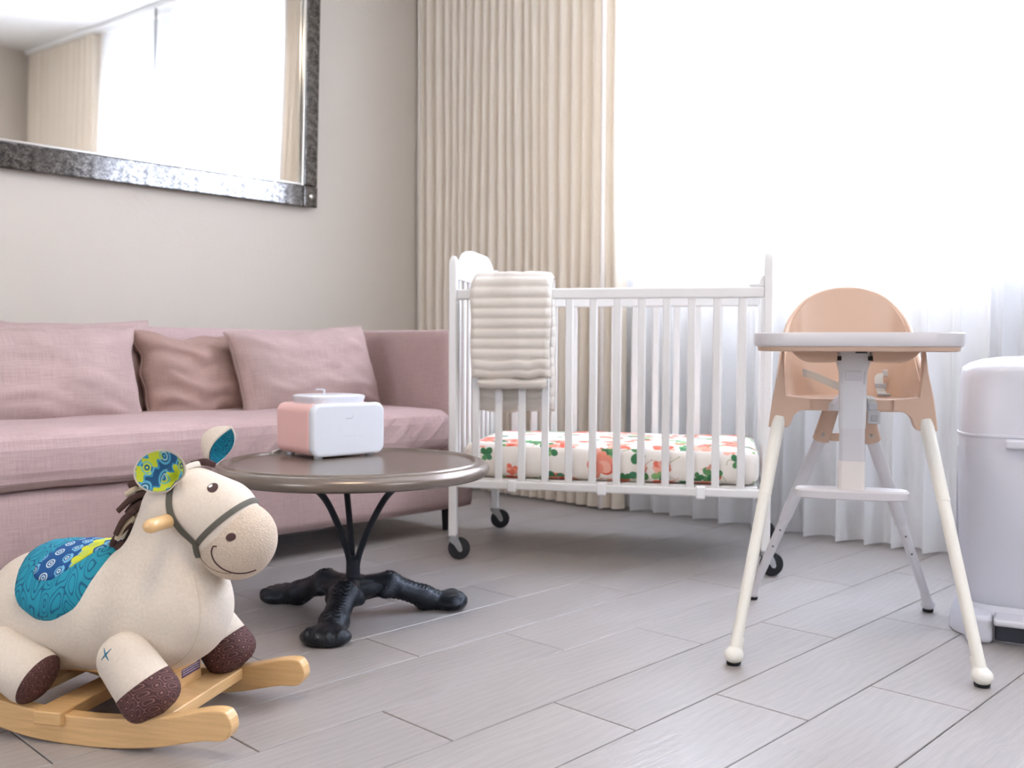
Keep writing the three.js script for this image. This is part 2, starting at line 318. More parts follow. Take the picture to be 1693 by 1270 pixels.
function sheerFn(seed, amp) {
  const R = rng(seed), g = [0]; while (g[g.length - 1] < 0.97) g.push(g[g.length - 1] + 0.035 + R() * 0.05); g[g.length - 1] = 1;
  const am = g.map(() => 0.55 + 0.6 * R());
  return (s, y) => {
    let k = 0; while (k < g.length - 2 && s > g[k + 1]) k++;
    const t = clamp((s - g[k]) / (g[k + 1] - g[k]), 0, 1);
    const low = 0.55 + 0.45 * sstep(1.6, 0.2, y);
    return [0.012 * Math.sin(t * 2 * Math.PI) * low + 0.01 * nz(s * 14, y * 0.8, seed), amp * am[k] * low * Math.cos(t * 2 * Math.PI + Math.PI) + 0.012 * nz(s * 40, y * 1.1, seed + 2) + 0.02 * nz(s * 6, y * 0.5, seed + 5)];
  };
}
for (const [x0, x1, seed, label, dz] of [[-2.64, -0.80, 21, 'white sheer curtain behind the crib and the high chair', -0.065], [-1.06, 0.16, 33, 'white sheer curtain behind the white bin', -0.035]]) {
  const f0 = sheerFn(seed, 0.05), f = (s, y) => { const q = f0(s, y); return [q[0], q[1] + dz]; };
  const c = thing('sheer_curtain', label, 'curtain');
  part('panel', cloth(x0, x1, 0.11, 2.85, 420, 36, f), M.sheer, c);
  part('hem', cloth(x0, x1, 0.008, 0.11, 420, 4, f), M.sheerHem, c, 'doubled opaque hem');
}
{
  const t = thing('curtain_track', 'white curtain track under the ceiling above the window, seen in the mirror', 'curtain rail');
  part('rail', rbox(WR - WL - 0.06, 0.035, 0.12, 0.006, (WR + WL) / 2, CEIL - 0.02, RAILZ), M.whiteFrame, t);
  const w = thing('curtain_wand', 'slim wand hanging where the sheer curtains meet, seen in the mirror', 'curtain wand', [-0.98, 0, RAILZ + 0.075]);
  part('rod', sweep([V3(0, 2.85, 0), V3(0, 2.35, 0)], 0.009), std(0x6d6a63, { roughness: 0.5 }), w);
  part('grip', sweep([V3(0, 2.35, 0), V3(0, 1.75, 0)], 0.013), M.whiteFrame, w);
}

{ // ceiling lamp above the middle of the room, out of view, placed to light drape, corner and horse
  const l = thing('unseen_ceiling_lamp', 'unseen flat square ceiling lamp with a glowing diffuser, out of view above the room', 'lamp', [-0.9, CEIL, -0.6]);
  part('housing', rbox(0.66, 0.04, 0.66, 0.012, 0, -0.02, 0), M.whiteFrame, l);
  part('diffuser', rbox(0.6, 0.012, 0.6, 0.004, 0, -0.043, 0), std(0xffffff, { emissive: new THREE.Color(1.0, 0.86, 0.70), emissiveIntensity: 1.5, roughness: 0.5 }), l);
  areaLight('unseen_ceiling_lamp_light', new THREE.Color(1.0, 0.82, 0.62), 20, 0.6, 0.6, [-0.9, CEIL - 0.055, -0.6], [-0.9, 0, -0.5999]);
}

// ------------------------------------------------------------------ mirror
{
  const m = thing('wall_mirror', 'large rectangular wall mirror in a mottled antique silver frame', 'mirror', [WL + 0.012, 1.345, 0]);
  m.rotation.z = -2.2 * D2R;
  const z0 = -2.63, z1 = -0.25, h = 1.28, f = 0.098, d = 0.028;
  part('backing', box(0.008, h - 0.02, z1 - z0 - 0.02, 0.004, h / 2, (z0 + z1) / 2), M.dark, m);
  part('glass', box(0.006, h - 2 * f, z1 - z0 - 0.15, 0.0115, h / 2, (z0 + z1) / 2), new THREE.MeshStandardMaterial({ color: 0xf4f2ee, metalness: 1, roughness: 0.03 }), m);
  const mott = tex(512, 512, (u, v, x, y) => { const n = 0.5 + 0.5 * tile(u, v, 9, 9, 1) + 0.55 * tile(u, v, 26, 26, 2) + 0.45 * tile(u, v, 70, 70, 3) + (hash2(x, y) - 0.5) * 0.2; return mix3([66, 64, 64], [150, 148, 146], clamp(n, 0, 1)); }, { size: [0.22, 0.22] });
  const fm = std(0xffffff, { map: mott, metalness: 0.92, roughness: 0.14 });
  const fs = 0.074; const strip = (name, len, along, y, z) => part(name, boxUV(along === 'y' ? rbox(d, len, fs, 0.006, d / 2 + 0.008, y, z) : rbox(d, f, len, 0.006, d / 2 + 0.008, y, z)), fm, m);
  strip('frame_rail', z1 - z0 - 2 * fs, 'z', f / 2, (z0 + z1) / 2); strip('frame_rail', z1 - z0 - 2 * fs, 'z', h - f / 2, (z0 + z1) / 2);
  strip('frame_stile', h - 2 * f, 'y', h / 2, z0 + fs / 2); strip('frame_stile', h - 2 * f, 'y', h / 2, z1 - fs / 2);
  const bead = std(0xd8d4cc, { metalness: 0.9, roughness: 0.18 });
  for (const y of [f + 0.004, h - f - 0.004]) part('inner_bead', rbox(0.016, 0.012, z1 - z0 - 2 * fs, 0.004, 0.022, y, (z0 + z1) / 2), bead, m);
  for (const z of [z0 + fs + 0.004, z1 - fs - 0.004]) part('inner_bead', rbox(0.016, h - 2 * f + 0.02, 0.012, 0.004, 0.026, h / 2, z), bead, m);
  for (const y of [f / 2, h - f / 2]) for (const z of [z0 + fs / 2, z1 - fs / 2]) {
    const c = part('corner_block', boxUV(rbox(d + 0.004, f, fs, 0.006, d / 2 + 0.009, y, z)), fm, m);
    const s = new THREE.SphereGeometry(0.012, 16, 10); s.scale(0.6, 1, 1); s.translate(d + 0.012, y, z); part('stud', s, bead, c);
  }
}

// ------------------------------------------------------------------ sofa
// soft box: crowned faces, wavy
function softBox(w, h, d, r, crown, seed, noise = 0.004, n = [30, 8, 60]) {
  const g = new THREE.BoxGeometry(w, h, d, n[0], n[1], n[2]); const p = g.attributes.position, v = V3(), c = V3();
  for (let i = 0; i < p.count; i++) {
    v.fromBufferAttribute(p, i);
    c.set(clamp(v.x, -w / 2 + r, w / 2 - r), clamp(v.y, -h / 2 + r, h / 2 - r), clamp(v.z, -d / 2 + r, d / 2 - r));
    const dir = v.clone().sub(c); if (dir.lengthSq() > 0) dir.normalize();
    const q = c.clone().addScaledVector(dir, r);
    const ax = 1 - Math.pow(2 * c.x / w, 4), ay = 1 - Math.pow(2 * c.y / h, 4), az = 1 - Math.pow(2 * c.z / d, 4);
    q.addScaledVector(dir, (crown * Math.max(0, Math.min(1, ax)) * Math.max(0, az)) * (Math.abs(dir.y) > 0.5 ? 1 : 0.4 * Math.max(0, ay)) + noise * nz(v.x * 6 + seed, v.y * 6, v.z * 6));
    p.setXYZ(i, q.x, q.y, q.z);
  }
  g.deleteAttribute('normal'); g.deleteAttribute('uv');
  const s = mergeVertices(g, 1e-5); s.computeVertexNormals();
  return boxUV(s);
}
{
  const s = thing('sofa', 'long dusty pink fabric sofa against the mirror wall', 'sofa');
  const zr = -2.545, zl = -0.28, zc = (zr + zl) / 2;
  part('base', at(softBox(0.88, 0.225, zl - zr, 0.025, 0.004, 2, 0.002, [10, 6, 50]), -3.105, 0.2, zc), M.sofa, s);
  { // seat cushion with pulled wrinkles near its right front corner
    const g = softBox(0.70, 0.15, zl - zr - 0.25, 0.055, 0.014, 5, 0.006, [30, 10, 120]); g.translate(-2.985, 0.392, zc);
    const p = g.attributes.position;
    for (let i = 0; i < p.count; i++) { const x = p.getX(i), y = p.getY(i), z = p.getZ(i); const k = sstep(-1.35, -1.7, z) * sstep(-2.9, -2.7, x) * sstep(0.33, 0.4, y) * sstep(0.475, 0.44, y); const w = Math.max(0, Math.sin((z + (y - 0.4) * 0.9) * 75 + 2.2 * nz(z * 5, y * 4))); p.setX(i, x + 0.006 * k * w + 0.004 * nz(z * 9, y * 9, 3)); }
    g.computeVertexNormals(); part('seat_cushion', g, M.sofa, s);
  }
  part('backrest', at(softBox(0.24, 0.56, zl - zr - 0.02, 0.035, 0.006, 9, 0.003, [8, 14, 60]), -3.43, 0.478, zc), M.sofa, s);
  for (const z of [zr + 0.062, zl - 0.062]) part('armrest', at(softBox(0.80, 0.555, 0.12, 0.03, 0.005, 14 + z, 0.003, [24, 16, 6]), -3.09, 0.481, z), M.sofa, s);
  for (const z of [zr + 0.07, zl - 0.07]) for (const x of [-2.745, -3.45]) part('leg', loft([[0, 0.016, 0.016], [0.1, 0.022, 0.022]], 16).translate(x, 0, z), M.dark, s);
}
function pillow(w, h, t, seed, wr = 1) {
  const n = 44, faces = [];
  for (const sgn of [1, -1]) {
    const P = [];
    for (let i = 0; i <= n; i++) { const row = []; for (let j = 0; j <= n; j++) {
      const u = Math.sin((i / n - 0.5) * Math.PI) * 0.999, v = Math.sin((j / n - 0.5) * Math.PI) * 0.999;
      const k = Math.pow(Math.max(0, 1 - Math.pow(Math.abs(u), 3.2)), 0.55) * Math.pow(Math.max(0, 1 - Math.pow(Math.abs(v), 3.2)), 0.55);
      const x = u * w / 2 * (1 - 0.05 * (1 - v * v)), y = v * h / 2 * (1 - 0.07 * (1 - u * u));
      const corner = Math.abs(u * v), ridge = wr * 0.010 * Math.sin(Math.atan2(v, u) * 11 + 3 * nz(u * 2, v * 2, seed)) * sstep(0.25, 0.7, corner) * k;
      const z = sgn * (t / 2 * k + ridge + wr * 0.014 * nz(u * 2.2 + seed, v * 2.6, sgn) * k + 0.004 * nz(u * 6, v * 6, seed) * k + 0.002);
      row.push(V3(x + wr * 0.01 * nz(v * 2, seed, 1), y + wr * 0.012 * nz(u * 2.4, seed, 4), z));
    } P.push(row); }
    const g = gridGeo(P); faces.push(sgn > 0 ? g : flip(g));
  }
  return boxUV(merge(faces));
}
function seamRing(w, h, seed, wr = 1) {
  const pts = []; const n = 40;
  const f = (u, v) => V3(u * w / 2 * (1 - 0.05 * (1 - v * v)) + wr * 0.01 * nz(v * 2, seed, 1), v * h / 2 * (1 - 0.07 * (1 - u * u)) + wr * 0.012 * nz(u * 2.4, seed, 4), 0);
  for (const [a, b] of [[[-1, -1], [1, -1]], [[1, -1], [1, 1]], [[1, 1], [-1, 1]], [[-1, 1], [-1, -1]]]) for (let i = 0; i < n; i++) { const t = i / n; pts.push(f(lerp(a[0], b[0], t), lerp(a[1], b[1], t))); }
  return boxUV(new THREE.TubeGeometry(new THREE.CatmullRomCurve3(pts, true, 'centripetal'), 320, 0.0035, 6, true));
}
function putPillow(label, mat, w, h, t, seed, pos, lean, yaw, roll, wr = 1) {
  const p = thing('throw_pillow', label, 'pillow', pos);
  p.rotation.order = 'YXZ'; p.rotation.set(-lean * D2R, (90 + yaw) * D2R, roll * D2R);
  part('cover', pillow(w, h, t, seed, wr), mat, p);
  part('seam', seamRing(w, h, seed, wr), mat, p);
}
putPillow('dusty pink pillow at the left end of the sofa, in front of its neighbour', M.pillow, 0.66, 0.325, 0.17, 3, [-3.05, 0.595, -1.085], 14, 2, 0, 0.9);
putPillow('dusty pink pillow showing as a strip behind the leftmost pillow', M.pillow, 0.52, 0.335, 0.12, 8, [-3.17, 0.608, -1.255], 10, 0, 1, 0.5);
putPillow('crumpled pillow in the middle of the sofa, brownish pink with shade put into the colour', M.pillowShaded, 0.56, 0.31, 0.17, 12, [-3.11, 0.588, -1.70], 14, 8, 0, 2.2);
putPillow('tilted dusty pink pillow at the right end of the sofa, behind the pink appliance', M.pillow, 0.62, 0.32, 0.18, 17, [-3.0, 0.607, -2.02], 16, 4, 4, 1.0);

// ------------------------------------------------------------------ coffee table
const TB = [-2.03, 0, -1.505];
{
  const t = thing('coffee_table', 'round pewter-grey bistro coffee table on a black cast iron base', 'table', TB);
  const topTex = tex(512, 512, (u, v, x, y) => { const a = 0.04 * tile(u, v, 5, 5, 2) + 0.03 * tile(u, v, 22, 22, 4) + (hash2(x, y) - 0.5) * 0.03; return [130, 118, 109].map((c) => c * (1 + a)); }, { size: [0.5, 0.5] });
  const tm = std(0xffffff, { map: topTex, roughness: 0.27, metalness: 0.45 });
  const R = 0.353;
  const prof = [[0, 0.366], [0.20, 0.366], [0.30, 0.364], [R - 0.03, 0.362], [R - 0.012, 0.364], [R - 0.003, 0.371], [R, 0.380], [R - 0.003, 0.389], [R - 0.012, 0.396], [R - 0.021, 0.399], [R - 0.0245, 0.3965], [R - 0.0275, 0.3965], [R - 0.029, 0.400], [R - 0.033, 0.4025], [R - 0.037, 0.4025], [R - 0.0405, 0.399], [R - 0.043, 0.394], [R - 0.046, 0.394], [R - 0.048, 0.396], [0.15, 0.396], [0, 0.396]];
  part('tabletop', boxUV(lathe(prof, 96)), tm, t);
  const iron = std(0x2b3038, { roughness: 0.36, metalness: 0.55, bumpMap: tex(256, 256, (u, v, x, y) => 0.5 + 0.4 * tile(u, v, 30, 30, 3) + 0.2 * (hash2(x, y) - 0.5), { srgb: false, size: [0.1, 0.1] }), bumpScale: 0.0012 });
  part('mounting_plate', lathe([[0, 0.358], [0.14, 0.358], [0.145, 0.3615], [0.14, 0.365], [0, 0.365]], 40), M.dark, t);
  // feet directions on the floor, from the photograph: front, left, right
  const feet = [Math.atan2(-1.285 - TB[2], -1.85 - TB[0]), Math.atan2(-1.435 - TB[2], -2.33 - TB[0]), Math.atan2(-1.76 - TB[2], -1.885 - TB[0])];
  part('column', lathe([[0, 0.09], [0.026, 0.09], [0.026, 0.096], [0.0185, 0.10], [0.0175, 0.14], [0.0185, 0.143], [0.014, 0.15], [0, 0.152]], 24), iron, t);
  for (let k = 0; k < 3; k++) {
    const a = -0.6 + k * 2 * Math.PI / 3, c = Math.cos(a), s = Math.sin(a);
    const at3 = (r, y) => V3(c * r, y, s * r);
    part('rod', sweep([at3(0.009, 0.11), at3(0.012, 0.14), at3(0.026, 0.185), at3(0.055, 0.25), at3(0.095, 0.315), at3(0.15, 0.361)], 0.0085, { steps: 30, seg: 10 }), iron, t);
  }
  part('hub', lathe([[0, 0.045], [0.05, 0.048], [0.075, 0.062], [0.082, 0.075], [0.078, 0.083], [0.06, 0.087], [0.055, 0.092], [0.035, 0.094], [0.03, 0.1], [0, 0.1]], 36), iron, t);
  for (const a of feet) {
    const g = blob((p) => {
      const q = V3(p.x * 1.07, p.y, p.z / 1.22);
      let d = sdCap(q, [0.03, 0.068, 0], [0.10, 0.074, 0], 0.032, 0.030);
      d = smin(d, sdCap(q, [0.10, 0.072, 0], [0.20, 0.034, 0], 0.028, 0.027), 0.02);
      d = smin(d, sdCap(q, [0.20, 0.030, 0], [0.265, 0.020, 0], 0.027, 0.02), 0.02);
      d = smin(d, sdEll(q, [0.276, 0.018, 0], [0.048, 0.024, 0.050]), 0.015);
      for (const s of [-1, 1]) d = smin(d, sdEll(q, [0.085, 0.060, s * 0.030], [0.022, 0.016, 0.012]), 0.01); // scroll at the knee
      for (let k = -1.5; k <= 1.5; k++) d = smin(d, sdEll(q, [0.296 - Math.abs(k) * 0.006, 0.026, k * 0.021], [0.026, 0.015, 0.0085]), 0.004); // toes
      // scale relief on the top of the leg
      if (q.x > 0.09 && q.x < 0.245 && Math.abs(q.z) < 0.017) d -= 0.0024 * Math.max(0, Math.cos(q.x * 520 + Math.cos(q.z * 330) * 2.2)) ;
      d = Math.max(d, -(sdCap(q, [0.06, 0.02, 0], [0.17, 0.01, 0], 0.03, 0.012))); // hollow arch
      return Math.max(d, -q.y - 0.0005);
    }, [0.165, 0.06, 0], 0.175, 124);
    const leg = part('claw_leg', g, iron, t); leg.rotation.y = -a;
  }
}
// ------------------------------------------------------------------ appliance on the table
{
  const y0 = 0.3965;
  const b = thing('bottle_warmer', 'pink and white rounded box appliance standing on the coffee table', 'appliance', [-2.219, y0, -1.567], 85.4 * D2R);
  const w = 0.222, h = 0.137, d = 0.2, f = 0.007;
  const pink = phys(0xf2c3bc, { roughness: 0.42, clearcoat: 0.2, clearcoatRoughness: 0.3 }), white = phys(0xdadde3, { roughness: 0.25, clearcoat: 0.4, clearcoatRoughness: 0.1 });
  const rr = (ww, hh, r, dep, bev, z) => { const s = new THREE.Shape(), a = ww / 2 - bev, c = hh / 2 - bev; r -= bev; s.moveTo(-a + r, -c); s.lineTo(a - r, -c); s.absarc(a - r, -c + r, r, -Math.PI / 2, 0); s.lineTo(a, c - r); s.absarc(a - r, c - r, r, 0, Math.PI / 2); s.lineTo(-a + r, c); s.absarc(-a + r, c - r, r, Math.PI / 2, Math.PI); s.lineTo(-a, -c + r); s.absarc(-a + r, -c + r, r, Math.PI, Math.PI * 1.5); const g = new THREE.ExtrudeGeometry(s, { depth: dep - 2 * bev, bevelEnabled: true, bevelThickness: bev, bevelSize: bev, bevelSegments: 4, curveSegments: 10 }); g.translate(0, f + hh / 2, z + bev); return g; };
  part('shell', rr(w, h, 0.024, d - 0.02, 0.012, -d / 2), pink, b);
  const cv = document.createElement('canvas'); cv.width = 512; cv.height = 316; const c = cv.getContext('2d');
  c.fillStyle = '#dadde3'; c.fillRect(0, 0, 512, 316);
  c.fillStyle = '#8e93a0'; // small maker's mark, a swirl and faint lines, too blurred in the photograph to read
  for (let i = 0; i < 9; i++) c.fillRect(222 + i * 6.2, 66 + (i % 3 === 1 ? -1 : 0), 4.2, 5.5);
  c.strokeStyle = '#a4abb8'; c.lineWidth = 3.5; c.beginPath(); c.arc(279, 58, 8, -1.9, 1.9); c.stroke();
  c.fillStyle = '#c9cdd6'; for (const [x, y, n] of [[150, 118, 5], [150, 140, 6], [150, 162, 4], [300, 118, 2], [330, 132, 3], [302, 146, 2], [325, 160, 3]]) for (let i = 0; i < n; i++) c.fillRect(x + i * 6, y, 4, 4);
  c.fillStyle = '#c3c8d1'; for (const [x, n] of [[200, 6], [246, 6], [292, 5], [338, 5]]) for (let i = 0; i < n; i++) c.fillRect(x + i * 5.6, 208, 4, 4);
  const ct = new THREE.CanvasTexture(cv); ct.colorSpace = THREE.SRGBColorSpace;
  part('front_panel', rr(w + 0.004, h + 0.004, 0.026, 0.024, 0.009, d / 2 - 0.022).translate(0, -0.002, 0), white, b);
  part('front_print', at(new THREE.PlaneGeometry(0.17, 0.105), 0, f + h / 2, d / 2 + 0.0025), phys(0xffffff, { map: ct, roughness: 0.25, clearcoat: 0.4, clearcoatRoughness: 0.1 }), b, 'pale grey print of a small mark and faint lines');
  const lid = part('lid', loft([[f + h - 0.003, 0.083, 0.078, 4], [f + h + 0.006, 0.083, 0.078, 4], [f + h + 0.012, 0.087, 0.08, 4], [f + h + 0.018, 0.087, 0.08, 4], [f + h + 0.022, 0.08, 0.073, 4], [f + h + 0.023, 0.03, 0.03, 3]], 48), white, b);
  lid.position.z = -0.005;
  const tabP = []; for (const [z, y] of [[0.012, 0], [0.012, 0.012], [0.011, 0.017], [0.004, 0.0185], [-0.012, 0.0185]]) tabP.push([V3(-0.011, f + h + 0.02 + y, z), V3(0.011, f + h + 0.02 + y, z)]);
  const tab = part('lid_tab', thick(tabP, 0.0035), white, b); tab.rotation.y = 0.9; tab.position.set(-0.035, 0, 0.01);
  for (const x of [-0.08, 0.08]) for (const z of [-0.075, 0.075]) part('foot', loft([[0, 0.011, 0.011], [0.008, 0.012, 0.012]], 14).translate(x, 0, z), white, b);
  part('power_cord', sweep([V3(-0.07, 0.03, -0.095), V3(-0.085, 0.012, -0.118), V3(-0.112, 0.0045, -0.112), V3(-0.128, 0.004, -0.088)], 0.0035, { seg: 8, steps: 24 }), std(0xcfcbc6, { roughness: 0.5 }), b);
}

// ------------------------------------------------------------------ crib
const CRA = 31.45 * D2R, CRP = [-2.065, 0, -2.64];
const cribWhite = std(0xe8e7e5, { roughness: 0.38, bumpMap: plasterBump, bumpScale: 0.0002 });
{
  const c = thing('crib', 'white slatted wooden baby crib on black castors by the curtains', 'crib', CRP, CRA);
  const X = 0.495, Z = 0.29, P = 0.027;
  for (const sx of [-1, 1]) for (const sz of [-1, 1]) part('post', boxUV(loft([[0.08, P / 2, P / 2, 6], [0.96, P / 2, P / 2, 6], [0.978, P / 2 * 0.9, P / 2 * 0.9, 5], [0.988, P / 2 * 0.55, P / 2 * 0.55, 4], [0.991, 0.002, 0.002, 3]], 24).translate(sx * X, 0, sz * Z)), cribWhite, c);
  for (const sx of [-1, 1]) { // end panels with a humped top board
    const top = []; const n = 30; for (let i = 0; i <= n; i++) { const u = i / n * 2 - 1, a = Math.abs(u); const y = 0.975 + 0.05 * sstep(0.95, 0.35, a) - 0.012 * sstep(0.98, 0.8, a) * sstep(0.6, 0.8, a); top.push([u * (Z - P / 2), y]); }
    const g = extrude([[-(Z - P / 2), 0.915], [(Z - P / 2), 0.915], ...top.reverse()], 0.018, 0.004); g.rotateY(Math.PI / 2); g.translate(sx * X - 0.009, 0, 0);
    part('end_board', boxUV(g), cribWhite, c);
    part('end_rail', boxUV(rbox(0.018, 0.035, 2 * Z - P, 0.005, sx * X, 0.25, 0)), cribWhite, c);
    for (let k = 1; k <= 8; k++) part('end_spindle', boxUV(rbox(0.012, 0.66, 0.02, 0.005, sx * X, 0.592, lerp(-Z, Z, k / 9))), cribWhite, c);
  }
  for (const sz of [-1, 1]) {
    part('top_rail', boxUV(rbox(2 * X - P, 0.034, 0.024, 0.006, 0, 0.865, sz * Z)), cribWhite, c);
    part('bottom_rail', boxUV(rbox(2 * X - P, 0.027, 0.024, 0.006, 0, 0.251, sz * Z)), cribWhite, c);
    for (let k = 1; k <= 12; k++) part('slat', boxUV(rbox(0.024, 0.592, 0.013, 0.004, -X + k * 2 * X / 13, 0.556, sz * Z)), cribWhite, c);
  }
  // side latch on the right post
  part('rail_latch', extrude([[0, 0], [0.045, 0], [0.045, 0.03], [0.038, 0.03], [0.03, 0.008], [0, 0.006]], 0.012, 0.001).translate(X - P / 2 - 0.045, 0.883, Z - 0.006), cribWhite, c);
  for (const x of [-0.297, -0.007, 0.299]) part('rail_clip', rbox(0.028, 0.04, 0.034, 0.006, x, 0.25, Z), std(0xf6f6f6, { roughness: 0.3 }), c, 'white plastic clip');
  part('mattress_support', boxUV(rbox(2 * X - 0.05, 0.012, 2 * Z - 0.03, 0.003, 0, 0.262, 0)), cribWhite, c);
  const wheelTurn = [[-1, 1, 0.35], [1, 1, 0.35], [-1, -1, 0.3], [1, -1, -0.4]];
  for (const [sx, sz, a] of wheelTurn) {
    const k = new THREE.Group(); k.name = 'castor'; k.position.set(sx * X, 0, sz * Z); k.rotation.y = a; c.add(k);
    part('stem', merge([sweep([V3(0, 0.07, 0), V3(0, 0.1, 0)], 0.006), loft([[0.066, 0.019, 0.019], [0.078, 0.019, 0.019], [0.082, 0.014, 0.014]], 20)]), M.steel, k);
    const fork = [[-0.016, 0.07], [0.016, 0.07], [0.026, 0.05], [0.03, 0.034], [0.026, 0.026], [0.017, 0.028], [0.002, 0.05], [-0.014, 0.062]];
    for (const s of [-1, 1]) part('fork', extrude(fork, 0.002, 0.0005).translate(0, 0, s * 0.014 - 0.001), M.steel, k);
    const w = lathe([[0.004, -0.011], [0.02, -0.011], [0.022, -0.009], [0.033, -0.010], [0.036, -0.006], [0.0365, 0], [0.036, 0.006], [0.033, 0.010], [0.022, 0.009], [0.02, 0.011], [0.004, 0.011]], 32); w.rotateX(Math.PI / 2); w.translate(0.020, 0.0365, 0);
    part('wheel', w, M.rubber, k); part('axle', sweep([V3(0.02, 0.0365, -0.018), V3(0.02, 0.0365, 0.018)], 0.005), M.steel, k);
  }
}
{ // mattress with a floral sheet
  const cv = document.createElement('canvas'); cv.width = 1024; cv.height = 512; const c = cv.getContext('2d'), R = rng(77);
  c.fillStyle = '#f2ebe2'; c.fillRect(0, 0, 1024, 512);
  const petal = (x, y, r, a, col) => { c.save(); c.translate(x, y); c.rotate(a); c.fillStyle = col; c.beginPath(); c.moveTo(0, 0); c.bezierCurveTo(-r * 0.6, -r * 0.3, -r * 0.5, -r, 0, -r * 1.1); c.bezierCurveTo(r * 0.5, -r, r * 0.6, -r * 0.3, 0, 0); c.fill(); c.restore(); };
  const spots = [];
  for (let i = 0; i < 80; i++) { const x = R() * 1024, y = R() * 512; spots.push([x, y]); }
  spots.forEach(([sx, sy], n) => { for (const ox of [-1024, 0, 1024]) for (const oy of [-512, 0, 512]) {
    const x = sx + ox, y = sy + oy, Q = rng(500 + n);
    c.strokeStyle = ['#8a9a68', '#c09a86', '#cf8f84'][Math.floor(Q() * 3)]; c.lineWidth = 2; c.beginPath(); c.moveTo(x, y); c.quadraticCurveTo(x + Q() * 80 - 40, y + Q() * 60 - 30, x + Q() * 140 - 70, y + Q() * 100 - 50); c.stroke();
    const kind = Q();
    if (kind < 0.45) { const rr = 26 + Q() * 26, a0 = Q() * 6; for (let k = 0; k < 6; k++) petal(x, y, rr * (0.8 + 0.4 * Q()), a0 + k * 0.75, ['#ea7a64', '#f29a84', '#e6654f', '#f6b6a2'][Math.floor(Q() * 4)]); }
    else if (kind < 0.78) { const a0 = Q() * 6; for (let k = 0; k < 4; k++) petal(x, y, 22 + Q() * 22, a0 + k * 1.3, ['#5d9460', '#3f7a50', '#8dbb78', '#4b8664'][Math.floor(Q() * 4)]); }
    else for (let k = 0; k < 4; k++) petal(x, y, 14 + Q() * 10, Q() * 6, ['#f6c9b8', '#d99a86'][k % 2]);
  } });
  const map = new THREE.CanvasTexture(cv); map.colorSpace = THREE.SRGBColorSpace; map.wrapS = map.wrapT = THREE.RepeatWrapping; map.repeat.set(1 / 0.8, 1 / 0.4);
  const m = thing('crib_mattress', 'crib mattress in a white sheet printed with coral flowers and green leaves', 'mattress', [CRP[0], 0, CRP[2]], CRA);
  const g = softBox(0.95, 0.112, 0.53, 0.035, 0.006, 4, 0.004, [60, 8, 34]); g.translate(0, 0.326, 0);
  part('sheet', g, phys(0xffffff, { map, roughness: 0.9, bumpMap: weaveBump, bumpScale: 0.0003, sheen: 0.2 }), m);
}
{ // fleece blanket folded over the front rail
  const b = thing('blanket', 'cream ribbed plush blanket folded over the front rail of the crib', 'blanket', CRP, CRA);
  const fleeceBump = tex(512, 512, (u, v, x, y) => 0.5 + 0.35 * tile(u, v, 90, 90, 8) + 0.3 * (hash2(x, y) - 0.5), { srgb: false, size: [0.15, 0.15] });
  const fm = phys(0xf9f1e6, { roughness: 1, sheen: 0.6, sheenRoughness: 0.6, sheenColor: new THREE.Color(1, 0.95, 0.88), bumpMap: fleeceBump, bumpScale: 0.004 });
  const layer = (x0, x1, path, half, seed, ribStart) => { // path: [z, y] list of the middle line; ribs run along x
    const pts = path.map(([z, y]) => V3(0, y, z)), curve = new THREE.CatmullRomCurve3(pts, false, 'centripetal'), L = curve.getLength(), n = Math.round(L / 0.004), ring = [];
    for (let i = 0; i <= n; i++) { const t = i / n, p = curve.getPointAt(t), d = curve.getTangentAt(t), nrm = V3(0, d.z, -d.y); ring.push({ p, nrm, s: t * L, t }); }
    const prof = []; for (const q of ring) prof.push({ ...q, sg: 1 }); for (const q of ring.slice().reverse()) prof.push({ ...q, sg: -1 });
    const nx = 26, P = [];
    for (let k = 0; k < prof.length; k++) { const { p, nrm, s, t, sg } = prof[k], row = []; const endF = Math.pow(Math.max(0, 1 - Math.pow(Math.abs(2 * t - 1), 30)), 0.5);
      for (let i = 0; i <= nx; i++) { const u = i / nx * 2 - 1, ed = Math.pow(Math.max(0.02, 1 - Math.pow(Math.abs(u), 14)), 0.5); const rib = 0.0085 * Math.abs(Math.sin(s / 0.032 * Math.PI + ribStart)) ** 0.7 + 0.003 * nz(u * 5, s * 12, seed);
        const r = (half + rib) * ed * Math.max(0.05, endF), x = lerp(x0, x1, i / nx) + 0.006 * nz(s * 9, seed, u);
        const sag = 0.014 * nz(u * 1.3, s * 3, seed + 3) ; row.push(V3(x, p.y + nrm.y * sg * r + (t < 0.08 || t > 0.92 ? 0.012 * nz(u * 2, seed, 7) : 0), p.z + nrm.z * sg * r + sag)); }
      P.push(row); }
    const g = gridGeo(P, true); return boxUV(flip(g));
  };
  const zr = 0.29;
  const outer = layer(-0.425, -0.165, [[zr + 0.042, 0.598], [zr + 0.044, 0.66], [zr + 0.042, 0.75], [zr + 0.04, 0.84], [zr + 0.034, 0.885], [zr + 0.012, 0.912], [zr - 0.012, 0.912], [zr - 0.034, 0.885], [zr - 0.04, 0.84], [zr - 0.042, 0.72], [zr - 0.044, 0.6], [zr - 0.046, 0.49]], 0.014, 3, 0.4);
  const inner = layer(-0.45, -0.185, [[zr - 0.07, 0.485], [zr - 0.072, 0.62], [zr - 0.07, 0.78], [zr - 0.066, 0.9]], 0.010, 8, 0.1);
  part('folded_layer', outer, fm, b); part('inner_layer', inner, fm, b);
  // turned-up lower fold on the outer side
  part('lower_fold', layer(-0.40, -0.175, [[zr + 0.022, 0.60], [zr + 0.028, 0.578], [zr + 0.040, 0.574], [zr + 0.046, 0.592]], 0.007, 12, 0), fm, b);
}

